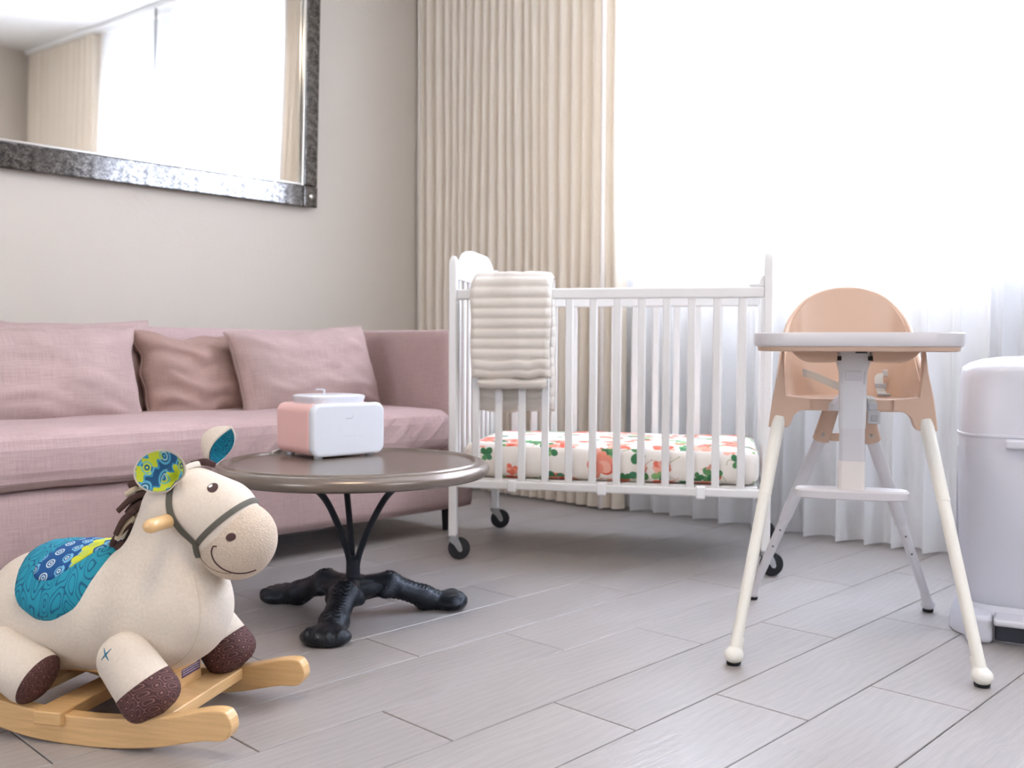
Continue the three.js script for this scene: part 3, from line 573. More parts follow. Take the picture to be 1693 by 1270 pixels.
// ------------------------------------------------------------------ high chair
{
  const c = thing('high_chair', 'peach and white plastic high chair with a tray and splayed legs', 'high chair', [-1.037, 0, -2.229], 28.6 * D2R);
  const peach = phys(0xd3b49d, { roughness: 0.42, clearcoat: 0.15, clearcoatRoughness: 0.4 }), white = phys(0xd3d0d2, { roughness: 0.38, clearcoat: 0.15, clearcoatRoughness: 0.3 }), cream = phys(0xefece2, { roughness: 0.4 });
  // shell: loft from the seat line up to the rim
  const rim = [[0, 0.846, -0.185], [0.045, 0.841, -0.183], [0.085, 0.824, -0.174], [0.115, 0.797, -0.160], [0.136, 0.766, -0.135], [0.147, 0.734, -0.105], [0.154, 0.69, -0.055], [0.161, 0.63, 0.005], [0.169, 0.57, 0.055], [0.178, 0.51, 0.09]];
  const low = [[0, 0.572, -0.135], [0.04, 0.572, -0.134], [0.075, 0.572, -0.127], [0.10, 0.571, -0.112], [0.117, 0.57, -0.088], [0.127, 0.568, -0.06], [0.131, 0.562, -0.02], [0.133, 0.55, 0.02], [0.137, 0.53, 0.055], [0.142, 0.51, 0.085]];
  const both = (a) => [...a.slice(1).reverse().map(([x, y, z]) => V3(-x, y, z)), ...a.map((p) => V3(...p))];
  const cr = new THREE.CatmullRomCurve3(both(rim)), cl = new THREE.CatmullRomCurve3(both(low));
  const P = []; for (let i = 0; i <= 64; i++) { const a = cl.getPoint(i / 64), b = cr.getPoint(i / 64), row = []; for (let j = 0; j <= 16; j++) { const t = j / 16, q = a.clone().lerp(b, t), bul = Math.sin(t * Math.PI) * 0.010; q.x += Math.sign(q.x) * bul * Math.min(1, Math.abs(q.x) / 0.1) * 0.7; q.z -= bul * (1 - Math.min(1, Math.abs(q.x) / 0.16)); row.push(q); } P.push(row); }
  part('seat_shell', toCreasedNormals(thick(P, 0.010), 0.9), peach, c);
  part('shell_rim', sweep(both(rim), 0.0068, { seg: 10, steps: 80 }), peach, c);
  { // seat pan
    const s = new THREE.Shape(); s.moveTo(-0.134, -0.085); s.lineTo(0.134, -0.085); s.quadraticCurveTo(0.134, 0.06, 0.118, 0.09); s.quadraticCurveTo(0.09, 0.138, 0, 0.138); s.quadraticCurveTo(-0.09, 0.138, -0.118, 0.09); s.quadraticCurveTo(-0.134, 0.06, -0.134, -0.085);
    const g = new THREE.ExtrudeGeometry(s, { depth: 0.018, bevelEnabled: true, bevelThickness: 0.005, bevelSize: 0.004, bevelSegments: 3, curveSegments: 16 }); g.rotateX(-Math.PI / 2); g.translate(0, 0.5535, 0); part('seat_pan', g, peach, c);
  }
  for (const s of [-1, 1]) { // front brackets that carry the front legs
    const sh = new THREE.Shape(); const p = (x, y) => [s * x, y];
    sh.moveTo(...p(0.185, 0.508)); sh.lineTo(...p(0.176, 0.58)); sh.lineTo(...p(0.163, 0.64)); sh.lineTo(...p(0.1555, 0.70)); sh.lineTo(...p(0.1515, 0.70)); sh.lineTo(...p(0.150, 0.64)); sh.lineTo(...p(0.146, 0.583)); sh.lineTo(...p(0.09, 0.577)); sh.lineTo(...p(0.09, 0.551)); sh.lineTo(...p(0.108, 0.549)); sh.quadraticCurveTo(...p(0.125, 0.545), ...p(0.131, 0.528)); sh.quadraticCurveTo(...p(0.135, 0.512), ...p(0.142, 0.508)); sh.closePath();
    const g = new THREE.ExtrudeGeometry(sh, { depth: 0.03, bevelEnabled: true, bevelThickness: 0.004, bevelSize: 0.003, bevelOffset: -0.003, bevelSegments: 3, curveSegments: 10 }); g.translate(0, 0, 0.062); part('leg_bracket', g, peach, c);
    // front leg
    const a = V3(s * 0.160, 0.53, 0.085), b = V3(s * 0.247, 0.03, 0.290), mid = a.clone().lerp(b, 0.34);
    const leg = part('front_leg', merge([sweep([a, mid], [0.0155, 0.0145], { seg: 18 }), sweep([mid, b], [0.0135, 0.0125], { seg: 18 }), sweep([a.clone().lerp(b, 0.335), a.clone().lerp(b, 0.345)], 0.0149, { seg: 18 })]), cream, c);
    const bulb = blob((q) => { let d = sdEll(q, [0, 0.021, 0.004], [0.0215, 0.0175, 0.024]); d = smin(d, sdCap(q, [-s * 0.0035, 0.034, -0.008], [-s * 0.007, 0.05, -0.014], 0.0145, 0.0145), 0.006); return Math.max(d, 0.004 - q.y); }, [0, 0.03, 0], 0.045, 40); bulb.translate(s * 0.249, 0, 0.292);
    part('foot', bulb, cream, leg);
    part('foot_pad', loft([[0, 0.015, 0.016], [0.006, 0.016, 0.017]], 20).translate(s * 0.249, 0, 0.295), M.rubber, leg);
    // rear leg
    const ra = V3(s * 0.042, 0.52, -0.045), rb = V3(s * 0.223, 0.03, -0.288), rm = ra.clone().lerp(rb, 0.55);
    const rl = part('rear_leg', merge([sweep([ra, rm], 0.0155, { seg: 18, flatten: 0.7, side: V3(1, 0.35, 0) }), sweep([rm, rb], [0.0125, 0.011], { seg: 18 })]), white, c);
    const rbulb = blob((q) => { let d = sdEll(q, [0, 0.019, -0.003], [0.018, 0.015, 0.020]); d = smin(d, sdCap(q, [-s * 0.004, 0.03, 0.006], [-s * 0.01, 0.048, 0.013], 0.0125, 0.012), 0.006); return Math.max(d, 0.004 - q.y); }, [0, 0.03, 0], 0.045, 36); rbulb.translate(s * 0.225, 0, -0.292);
    part('foot', rbulb, white, rl); part('foot_pad', loft([[0, 0.013, 0.014], [0.006, 0.014, 0.015]], 20).translate(s * 0.225, 0, -0.294), M.rubber, rl);
    for (const t of [0.62, 0.72]) { const q = ra.clone().lerp(rb, t); const h = new THREE.SphereGeometry(0.0035, 10, 8); h.translate(q.x, q.y, q.z + 0.0115); part('pin', h, std(0x6b6b70, { roughness: 0.4 }), rl); }
    // socket of the rear leg, with a rivet
    const so = part('rear_socket', sweep([V3(s * 0.036, 0.555, -0.035), V3(s * 0.060, 0.468, -0.068)], [0.019, 0.021], { seg: 18, flatten: 0.8, side: V3(1, 0.3, 0) }), peach, c);
    const rv = new THREE.SphereGeometry(0.0045, 12, 8); rv.translate(s * 0.056, 0.482, -0.043); part('rivet', rv, M.steel, so);
    // arms under the tray
    const ts = new THREE.Shape(); ts.moveTo(s * 0.036, 0.689); ts.lineTo(s * 0.038, 0.664); ts.quadraticCurveTo(s * 0.05, 0.660, s * 0.095, 0.661); ts.quadraticCurveTo(s * 0.118, 0.664, s * 0.136, 0.689); ts.closePath();
    const tg = new THREE.ExtrudeGeometry(ts, { depth: 0.13, bevelEnabled: true, bevelThickness: 0.004, bevelSize: 0.003, bevelOffset: -0.003, bevelSegments: 3 }); tg.translate(0, 0, 0.05); part('tray_arm', tg, peach, c);
    part('tray_catch', rbox(0.012, 0.010, 0.02, 0.002, s * 0.034, 0.671, 0.165), M.dark, c);
  }
  part('socket_bridge', rbox(0.08, 0.02, 0.02, 0.005, 0, 0.475, -0.068), peach, c);
  // tray
  const tz = 0.165;
  part('tray_base', loft([[0.686, 0.200, 0.112, 5], [0.688, 0.208, 0.120, 5], [0.698, 0.210, 0.122, 5]], 96).translate(0, 0, tz), peach, c);
  const tray = part('tray', loft([[0.696, 0.208, 0.120, 5], [0.698, 0.215, 0.127, 5], [0.704, 0.2175, 0.1295, 5], [0.7245, 0.2175, 0.1295, 5], [0.727, 0.2155, 0.1275, 5], [0.727, 0.2075, 0.1195, 5], [0.722, 0.204, 0.116, 5], [0.708, 0.200, 0.112, 5], [0.706, 0.19, 0.10, 5]], 96).translate(0, 0, tz), white, c);
  part('tray_release', rbox(0.024, 0.004, 0.006, 0.001, 0.006, 0.6845, tz + 0.108), M.dark, c);
  // front column
  const cz = 0.12, col = part('column', loft([[0.512, 0.029, 0.0165, 6], [0.53, 0.0295, 0.017, 6], [0.61, 0.0298, 0.0175, 6], [0.640, 0.0305, 0.018, 6], [0.66, 0.036, 0.02, 6], [0.688, 0.038, 0.022, 6]], 40).translate(0, 0, cz), phys(0xd9d8da, { roughness: 0.4 }), c);
  part('clip_plate', merge([rbox(0.036, 0.022, 0.004, 0.0015, 0, 0.632, cz + 0.0185), rbox(0.0035, 0.03, 0.005, 0.001, -0.024, 0.627, cz + 0.017), rbox(0.0035, 0.03, 0.005, 0.001, 0.024, 0.627, cz + 0.017)]), phys(0xcfcdd0, { roughness: 0.4 }), col);
  part('lower_column', loft([[0.37, 0.0275, 0.0158, 6], [0.514, 0.0275, 0.0158, 6]], 40).translate(0, 0, cz), white, c);
  part('footrest_sleeve', loft([[0.366, 0.0292, 0.0172, 6], [0.436, 0.0292, 0.0172, 6], [0.438, 0.027, 0.015, 6]], 40).translate(0, 0, cz), phys(0xe6dfda, { roughness: 0.45 }), c);
  part('footrest', loft([[0.352, 0.117, 0.034, 3], [0.355, 0.122, 0.039, 3], [0.370, 0.124, 0.041, 3], [0.374, 0.120, 0.037, 3]], 64).translate(0, 0, cz + 0.005), white, c);
  // crotch guard of the column on the seat
  part('seat_guard', loft([[0.55, 0.052, 0.04, 3], [0.566, 0.05, 0.038, 3], [0.584, 0.03, 0.02, 3], [0.588, 0.02, 0.012, 3]], 36).translate(0, 0, 0.075), white, c);
  // safety harness
  const web = std(0xcfccc4, { roughness: 0.8, bumpMap: weaveBump, bumpScale: 0.0004 }), clip = phys(0xb3b3b6, { roughness: 0.4 });
  const band = (pts, w) => { const cv = new THREE.CatmullRomCurve3(pts.map((p) => V3(...p.slice(0, 3)))); const G = []; for (let i = 0; i <= 24; i++) { const p = cv.getPoint(i / 24), k = i / 24 * (pts.length - 1), a = pts[Math.floor(k)], b = pts[Math.min(pts.length - 1, Math.floor(k) + 1)], ang = lerp(a[3], b[3], k - Math.floor(k)); const d = V3(Math.cos(ang), Math.sin(ang), 0).multiplyScalar(w / 2); G.push([p.clone().sub(d), p.clone().add(d)]); } return thick(G, 0.0018); };
  part('harness_strap', band([[-0.100, 0.632, -0.092, 1.5], [-0.08, 0.626, -0.08, 1.4], [-0.052, 0.614, -0.055, 1.2], [-0.02, 0.6, -0.02, 1.2], [0.01, 0.585, 0.02, 1.3]], 0.018), web, c);
  part('strap_anchor', rbox(0.008, 0.02, 0.012, 0.002, -0.101, 0.632, -0.095), clip, c);
  const rs = part('harness_strap', band([[0.082, 0.632, -0.105, 0.2], [0.074, 0.622, -0.085, 0.1], [0.074, 0.605, -0.07, 0], [0.078, 0.588, -0.06, 0], [0.08, 0.58, -0.04, 0]], 0.02), web, c);
  part('strap_slider', rbox(0.026, 0.012, 0.006, 0.002, 0.0765, 0.603, -0.066), clip, rs);
  part('strap_slider', rbox(0.028, 0.006, 0.012, 0.002, 0.081, 0.583, -0.03), clip, rs);
  part('strap_button', rbox(0.012, 0.018, 0.006, 0.002, 0.09, 0.633, -0.1), white, rs);
  const bk = part('buckle', merge([rbox(0.026, 0.03, 0.009, 0.003, 0.046, 0.538, 0.125), rbox(0.018, 0.016, 0.006, 0.002, 0.044, 0.562, 0.122)]), clip, c, 'grey plastic harness buckle hanging beside the column');
  part('buckle_button', rbox(0.014, 0.014, 0.004, 0.002, 0.046, 0.536, 0.130), phys(0x9d9da0, { roughness: 0.4 }), bk);
  part('buckle_strap', band([[0.044, 0.566, 0.115, 0], [0.042, 0.578, 0.108, 0], [0.036, 0.584, 0.085, 0], [0.03, 0.584, 0.05, 0]], 0.018), web, c);
}

// ------------------------------------------------------------------ white bin
{
  const wh = phys(0xd4d4dc, { roughness: 0.33, clearcoat: 0.2, clearcoatRoughness: 0.3 });
  const b = thing('diaper_pail', 'tall white plastic pedal bin with a domed lid at the edge of the picture', 'bin', [-0.755, 0, -2.605], 17 * D2R);
  part('body', loft([[0.075, 0.132, 0.125, 3.2], [0.085, 0.138, 0.13, 3.2], [0.11, 0.142, 0.134, 3.2], [0.30, 0.148, 0.139, 3.2], [0.478, 0.151, 0.141, 3.2], [0.484, 0.151, 0.141, 3.2]], 72), wh, b);
  part('seam_band', loft([[0.482, 0.1495, 0.1395, 3.2], [0.484, 0.1535, 0.1435, 3.2], [0.489, 0.1535, 0.1435, 3.2], [0.491, 0.1495, 0.1395, 3.2]], 72), wh, b);
  part('lid', loft([[0.488, 0.151, 0.141, 3.2], [0.62, 0.149, 0.139, 3.2], [0.640, 0.147, 0.137, 3.1], [0.650, 0.143, 0.133, 3], [0.660, 0.128, 0.118, 2.8], [0.669, 0.10, 0.09, 2.5], [0.675, 0.06, 0.055, 2.2], [0.677, 0.01, 0.01, 2]], 72), wh, b);
  part('latch', rbox(0.09, 0.022, 0.03, 0.006, 0.0, 0.470, 0.147), wh, b);
  part('side_rib', rbox(0.006, 0.36, 0.05, 0.003, -0.150, 0.27, -0.01), wh, b);
  const base = part('base', loft([[0, 0.160, 0.158, 3.4], [0.004, 0.163, 0.161, 3.4], [0.035, 0.160, 0.156, 3.3], [0.055, 0.150, 0.145, 3.2], [0.078, 0.139, 0.132, 3.2]], 72), wh, b);
  for (const s of [-1, 1]) part('base_foot', boxUV(rbox(0.06, 0.066, 0.09, 0.014, s * 0.092, 0.034, 0.155)), wh, base);
  part('pedal', rbox(0.12, 0.016, 0.09, 0.007, 0.0, 0.058, 0.17), wh, b);
  part('pedal_dark_block', rbox(0.115, 0.045, 0.03, 0.004, 0, 0.026, 0.150), std(0x40434f, { roughness: 0.6 }), b);  // solid dark block under the pedal
}

// ------------------------------------------------------------------ rocking horse
{
  const h = thing('rocking_horse', 'cream plush rocking horse toy with a teal patterned saddle on wooden rockers', 'toy', [-1.747, 0, -0.805], 30.9 * D2R);
  const plushBump = tex(512, 512, (u, v, x, y) => 0.5 + 0.22 * Math.sin(u * 220 * 2 * Math.PI) * Math.sin(v * 220 * 2 * Math.PI) + 0.25 * tile(u, v, 40, 40, 2) + 0.3 * (hash2(x, y) - 0.5), { srgb: false, size: [0.25, 0.25] });
  const plushMap = tex(512, 512, (u, v, x, y) => { const a = 0.025 * tile(u, v, 6, 6, 1) + 0.03 * tile(u, v, 60, 60, 2) + (hash2(x, y) - 0.5) * 0.05; return [224, 211, 195].map((c) => c * (1 + a)); }, { size: [0.3, 0.3] });
  const cream = phys(0xffffff, { map: plushMap, bumpMap: plushBump, bumpScale: 0.0006, roughness: 0.92, sheen: 0.3, sheenRoughness: 0.6, sheenColor: new THREE.Color(1, 0.95, 0.9) });
  const fleece = phys(0xffffff, { map: tex(512, 512, (u, v, x, y) => { const a = 0.07 * tile(u, v, 50, 50, 1) + 0.06 * tile(u, v, 110, 110, 5) + (hash2(x, y) - 0.5) * 0.05; return [210, 192, 172].map((c) => c * (1 + a)); }, { size: [0.2, 0.2] }), bumpMap: tex(512, 512, (u, v, x, y) => 0.5 + 0.45 * tile(u, v, 46, 46, 1) + 0.4 * tile(u, v, 110, 110, 5), { srgb: false, size: [0.16, 0.16] }), bumpScale: 0.0016, roughness: 1, sheen: 0.5, sheenRoughness: 0.7, sheenColor: new THREE.Color(0.9, 0.82, 0.74) });
  const torso = (p) => { let d = sdCap(p, [-0.195, 0.190, 0], [0.02, 0.198, 0], 0.113, 0.108); d = smin(d, sdEll(p, [0.066, 0.207, 0], [0.114, 0.106, 0.107]), 0.03); return d; };
  const body = (p) => {
    let d = torso(p);
    d = smin(d, sdCap(p, [0.052, 0.24, 0], [0.085, 0.385, 0], 0.092, 0.068), 0.05);
    d = smin(d, sdCap(p, [0.110, 0.397, 0], [0.170, 0.382, 0], 0.073, 0.068), 0.02);
    d = smin(d, sdEll(p, [0.19, 0.345, 0], [0.055, 0.05, 0.052]), 0.03);
    return d;
  };
  part('body', blob(body, [-0.035, 0.28, 0], 0.30, 120), cream, h);
  { // centre seam down the chest
    const pts = []; for (let i = 0; i <= 30; i++) { const y = lerp(0.285, 0.112, i / 30); let z = 0.050 + 0.01 * Math.sin(i / 30 * 3), x = 0.26; for (let k = 0; k < 60; k++) { const d = body(V3(x, y, z)); if (d < 0.0004) break; x -= d * 0.7; } if (x > 0.05) pts.push(V3(x, y, z)); }
    part('chest_seam', sweep(pts, 0.0009, { seg: 6, steps: 60 }), std(0xd9cbb8, { roughness: 0.9 }), h);
  }
  // muzzle
  const mz = { c: [0.2035, 0.339], a: 41 * D2R };
  const muz = (p) => { const x = p.x - mz.c[0], y = p.y - mz.c[1], u = x * Math.cos(mz.a) + y * Math.sin(mz.a), v = -x * Math.sin(mz.a) + y * Math.cos(mz.a); return sdEll(V3(u, v, p.z), [0, 0, 0], [0.0735, 0.069, 0.065]); };
  const muzzle = part('muzzle', blob(muz, [0.208, 0.335, 0], 0.09, 60), fleece, h, 'tan fleece muzzle');
  const project = (fn, x, y, z0 = 0.2, off = 0.0006) => { let z = z0; for (let k = 0; k < 80; k++) { const d = fn(V3(x, y, z)); if (Math.abs(d) < 0.0003) break; z -= d * 0.8; } return V3(x, y, z + off); };
  const face = (p) => Math.min(body(p), muz(p));
  const brown = std(0x4a3230, { roughness: 0.8 });
  const patch = (fn, cx, cy, pts, off) => { const c = project(fn, cx, cy, 0.2, off), arr = []; const ring = pts.map(([x, y]) => project(fn, cx + x, cy + y, 0.2, off)); const rings = []; for (const t of [0.001, 0.5, 1]) rings.push([...ring, ring[0]].map((q, i) => { const [x, y] = pts[i % pts.length]; return project(fn, cx + x * t, cy + y * t, 0.2, off); })); return thick(rings[0].map((_, i) => rings.map((r) => r[i])), 0.0012); };
  const ell = (rx, ry, a, n = 20) => Array.from({ length: n }, (_, i) => { const t = i / n * 2 * Math.PI, x = Math.cos(t) * rx, y = Math.sin(t) * ry; return [x * Math.cos(a) - y * Math.sin(a), x * Math.sin(a) + y * Math.cos(a)]; });
  const eye = part('eye', patch(body, 0.176, 0.4395, ell(0.0095, 0.0062, -0.5), 0.0008), brown, h, 'embroidered brown eye with a white glint');
  part('glint', patch(body, 0.1715, 0.4425, ell(0.0026, 0.0022, 0), 0.0022), std(0xf2efe8), eye);
  { const g = patch(body, 0.176, 0.4395, ell(0.0095, 0.0062, -0.5), 0.0008); g.scale(1, 1, -1); const p = flat(g); const a = p.attributes.position; for (let i = 0; i < a.count; i += 3) { const t = V3().fromBufferAttribute(a, i), u = V3().fromBufferAttribute(a, i + 1); a.setXYZ(i, u.x, u.y, u.z); a.setXYZ(i + 1, t.x, t.y, t.z); } p.computeVertexNormals(); part('eye', p, brown, h); }
  part('nostril', patch(muz, 0.2235, 0.3575, ell(0.0085, 0.0070, 0.3), 0.001), brown, muzzle);
  { const pts = [[0.1985, 0.3405], [0.1915, 0.340], [0.188, 0.3335], [0.1875, 0.325], [0.192, 0.312], [0.204, 0.299], [0.220, 0.2905], [0.238, 0.289], [0.25, 0.2925]].map(([x, y]) => project(muz, x, y, 0.2, 0.0003)); part('smile', sweep(pts, 0.0014, { seg: 8, steps: 60 }), brown, muzzle); }
  { const pts = []; for (let i = 0; i <= 20; i++) { const t = i / 20; pts.push(project(muz, lerp(0.147, 0.215, t), lerp(0.318, 0.289, t) - 0.008 * Math.sin(t * Math.PI), 0.2, 0.0001)); } part('jaw_seam', sweep(pts, 0.0009, { seg: 6, steps: 40 }), std(0x9c8468, { roughness: 0.95 }), muzzle); }
  // bridle straps
  const strapM = std(0x6d6a5f, { roughness: 0.8, bumpMap: weaveBump, bumpScale: 0.0005 });
  const ribbon = (list, w) => { const cv = new THREE.CatmullRomCurve3(list.map(([x, y]) => V3(x, y, 0))); const G = []; for (let i = 0; i <= 40; i++) { const p = cv.getPoint(i / 40), d = cv.getTangent(i / 40), nx = -d.y * w / 2, ny = d.x * w / 2; G.push([project(face, p.x - nx, p.y - ny, 0.2, 0.0012), project(face, p.x, p.y, 0.2, 0.0016), project(face, p.x + nx, p.y + ny, 0.2, 0.0012)]); } return thick(G, 0.0018); };
  part('cheek_strap', ribbon([[0.108, 0.443], [0.109, 0.425], [0.116, 0.395], [0.132, 0.366], [0.1535, 0.3405]], 0.011), strapM, h);
  part('chin_strap', ribbon([[0.1535, 0.343], [0.151, 0.334], [0.149, 0.322], [0.150, 0.314]], 0.011), strapM, h);
  { // nose band wraps over the nose
    const G = [], n = V3(-Math.sin(mz.a), Math.cos(mz.a), 0); const A = V3(0.1425, 0.3435, 0), B = V3(0.2385, 0.4195, 0);
    const C = V3(0.189, 0.3725, 0), du = V3(Math.cos(43 * D2R), Math.sin(43 * D2R), 0);
    for (let i = 0; i <= 60; i++) { const th = lerp(-0.72 * Math.PI, 0.72 * Math.PI, i / 60) ; const dir = du.clone().multiplyScalar(Math.cos(th)).add(V3(0, 0, Math.sin(th))); const across = V3(du.y, -du.x, 0); const row = []; for (const s of [-1, 0, 1]) { const o = C.clone().addScaledVector(across, s * 0.0052); let r = 0.12; for (let k = 0; k < 80; k++) { const d = face(o.clone().addScaledVector(dir, r)); if (Math.abs(d) < 0.0003) break; r -= d * 0.8; } row.push(o.addScaledVector(dir, r + (s ? 0.0012 : 0.0018))); } G.push(row); }
    part('nose_band', thick(G, -0.0018), strapM, h);
  }
  // forehead tuft tie
  part('forelock_tie', sweep([V3(0.105, 0.463, 0.035), V3(0.118, 0.474, 0.012), V3(0.128, 0.476, -0.02)], 0.0055, { flatten: 0.5 }), std(0xe9e1d4, { roughness: 0.9 }), h);
  part('forelock', sweep([V3(0.112, 0.476, 0.004), V3(0.132, 0.478, -0.012), V3(0.145, 0.471, -0.024)], [0.005, 0.007, 0.005], { flatten: 0.45 }), brown, h);
  // patterned cloth
  const cells = (u, v, nx, ny) => { // wobbling rows of rings
    const x = u * nx, y = v * ny + (Math.floor(x) % 2 ? 0.5 : 0), fx = x - Math.floor(x) - 0.5, fy = y - Math.floor(y) - 0.5; return [Math.hypot(fx * 1.05, fy), Math.floor(x), Math.floor(y), fx, fy];
  };
  const earTex = tex(256, 256, (u, v) => { const [r, i, j, fx] = cells(u, v, 2.6, 2.6); const navy = [16, 82, 128], sky = [92, 178, 208], lime = [206, 218, 52], pale = [166, 210, 214]; const wob = (u - v) * 2.6 + 0.16 * Math.sin((u + v) * 24); const limeOn = Math.abs(wob - 0.95) < 0.36 || Math.abs(wob + 1.05) < 0.40; let c = limeOn ? lime : (Math.abs(wob) < 0.45 ? navy : [58, 150, 190]); if (r < 0.40) c = limeOn ? lime : sky; if (r < 0.29) c = limeOn ? [120, 196, 190] : navy; if (r < 0.22) c = limeOn ? lime : pale; if (r < 0.14) c = [22, 96, 140]; if (r < 0.06) c = limeOn ? lime : sky; return c; });
  const contour = (u, v, k) => { const x = u * k, y = v * k; return Math.sin(x * 6.28) * Math.sin(y * 6.28 + 0.8 * Math.sin(x * 3.14)) + 0.35 * Math.sin((x + y) * 6.28) + 0.25 * Math.sin((2 * x - y) * 6.28); };
  const bands = (val, n, w) => { const f = val * n; const d = Math.abs(f - Math.round(f)); return 1 - sstep(w * 0.6, w, d); };
  const tealTex = tex(512, 512, (u, v) => { const w = contour(u, v, 4); const l = bands(w, 1.5, 0.16); return mix3([26, 150, 176], [10, 96, 130], l); }, { size: [1, 1] });
  const hoofTex = tex(512, 512, (u, v) => { const w = contour(u, v, 5); const l = bands(w, 1.4, 0.11); return mix3([78, 46, 46], [150, 106, 98], l); });
  const blueTex = tex(512, 512, (u, v) => { // oval patch: v across, u along
    const [r] = cells(u, v, 4, 9); const navy = [14, 84, 150], sky = [120, 192, 226], lime = [222, 228, 58], white = [214, 232, 236]; const w = Math.abs(u - 0.64 + 0.03 * Math.sin(v * 50)); const on = w < 0.12; let c = on ? lime : navy; if (r < 0.44 && w > 0.09 && w < 0.27) c = sky; if (r < 0.33) c = on ? [190, 214, 96] : (Math.floor(u * 4) % 2 ? sky : white); if (r < 0.24) c = on ? lime : navy; if (r < 0.16) c = on ? [176, 208, 120] : white; if (r < 0.08) c = on ? lime : [30, 110, 170]; return c; });
  const cloth2 = (map) => phys(0xffffff, { map, roughness: 0.7, sheen: 0.3, sheenRoughness: 0.5, bumpMap: weaveBump, bumpScale: 0.0003 });
  { // saddle pad laid over the back: (x, angle round the body axis) with a puffed thickness
    const onBody = (x, th, off) => { const dy = Math.cos(th), dz = Math.sin(th), cy = 0.195; let r = 0.16; for (let k = 0; k < 60; k++) { const d = torso(V3(x, cy + dy * r, dz * r)); if (Math.abs(d) < 0.0004) break; r -= d * 0.9; } return V3(x, cy + dy * (r + off), dz * (r + off)); };
    const mk = (cx, half, reach, puff, base, wobble, lean) => { const nu = 64, nv = 14, P = []; for (let i = 0; i < nu; i++) { const a = i / nu * 2 * Math.PI, row = []; for (let j = 0; j <= nv; j++) { const q = j / nv, ca = Math.cos(a), sa = Math.sin(a); const e = 2.6; const rx = Math.sign(ca) * Math.pow(Math.abs(ca), 2 / e), ry = Math.sign(sa) * Math.pow(Math.abs(sa), 2 / e); const wv = 1 + wobble * Math.sin(a * 9) * q; const th = ry * reach * q * wv, x = cx + rx * half * q * wv - lean * Math.abs(th); const off = base + puff * Math.pow(Math.max(0, 1 - Math.pow(q, 4)), 0.5) + 0.0015 * nz(x * 60, th * 6); row.push(onBody(x, th, q > 0.999 ? -0.002 : off)); } P.push(row); }
      const g = gridGeo(P, true); const p = g.attributes.position, uv = g.attributes.uv; for (let i = 0; i < p.count; i++) uv.setXY(i, (p.getX(i) - cx) / (2 * half) + 0.5 , (Math.atan2(p.getZ(i), p.getY(i) - 0.195)) / (2 * reach) + 0.5); return g; };
    const pad = mk(-0.116, 0.086, 1.52, 0.018, 0.004, 0.014, 0.0);
    const sm = cloth2(tealTex); sm.side = THREE.DoubleSide;
    const saddle = part('saddle', pad, sm, h, 'teal saddle pad printed with dark wavy lines');
    const top = mk(-0.086, 0.05, 1.02, 0.003, 0.0195, 0, 0.040); const bm = cloth2(blueTex); bm.side = THREE.DoubleSide;
    part('saddle_patch', top, bm, saddle, 'blue patch with pale rings and a lime stripe');
  }
  // mane of felt strips
  { const R = rng(9), mane = [[0.088, 0.457], [0.06, 0.449], [0.035, 0.434], [0.014, 0.408], [-0.004, 0.378], [-0.018, 0.35], [-0.034, 0.32], [-0.055, 0.292], [-0.066, 0.283]]; const cv = new THREE.CatmullRomCurve3(mane.map(([x, y]) => V3(x, y, 0))); const tan = std(0xcdbda2, { roughness: 0.95 }), br = std(0x35231f, { roughness: 0.95 }), br2 = std(0x4a342e, { roughness: 0.95 });
    for (let i = 0; i < 34; i++) { const t = i / 33, p = cv.getPoint(t * 0.96), d = cv.getTangent(t * 0.96), out = V3(-d.y, d.x, 0).multiplyScalar(-1); const o = V3(d.y, -d.x, 0); if (o.x > 0 && o.y < 0) o.negate(); const zz = (R() - 0.5) * 0.05, len = 0.05 + 0.03 * R(); const start = V3(p.x, p.y, zz).addScaledVector(o, -0.006), dirx = d.clone().multiplyScalar(0.8 + 0.25 * R()).addScaledVector(o, (i > 3 && i < 12 ? 0.3 : 0.1) + 0.2 * R()).add(V3(0, 0, zz * 4)); const mid = start.clone().addScaledVector(dirx, len * 0.5).addScaledVector(o, 0.004), end = start.clone().addScaledVector(dirx, len).addScaledVector(V3(0, -1, 0), 0.006); const isTan = [6, 7, 8, 16, 17].includes(i);
      part('mane_strip', sweep([start, mid, end], [0.0052, 0.0062, 0.0052], { seg: 8, steps: 8, flatten: 0.45 }), isTan ? tan : R() < 0.5 ? br : br2, h, isTan ? 'tan felt strip' : undefined); } }
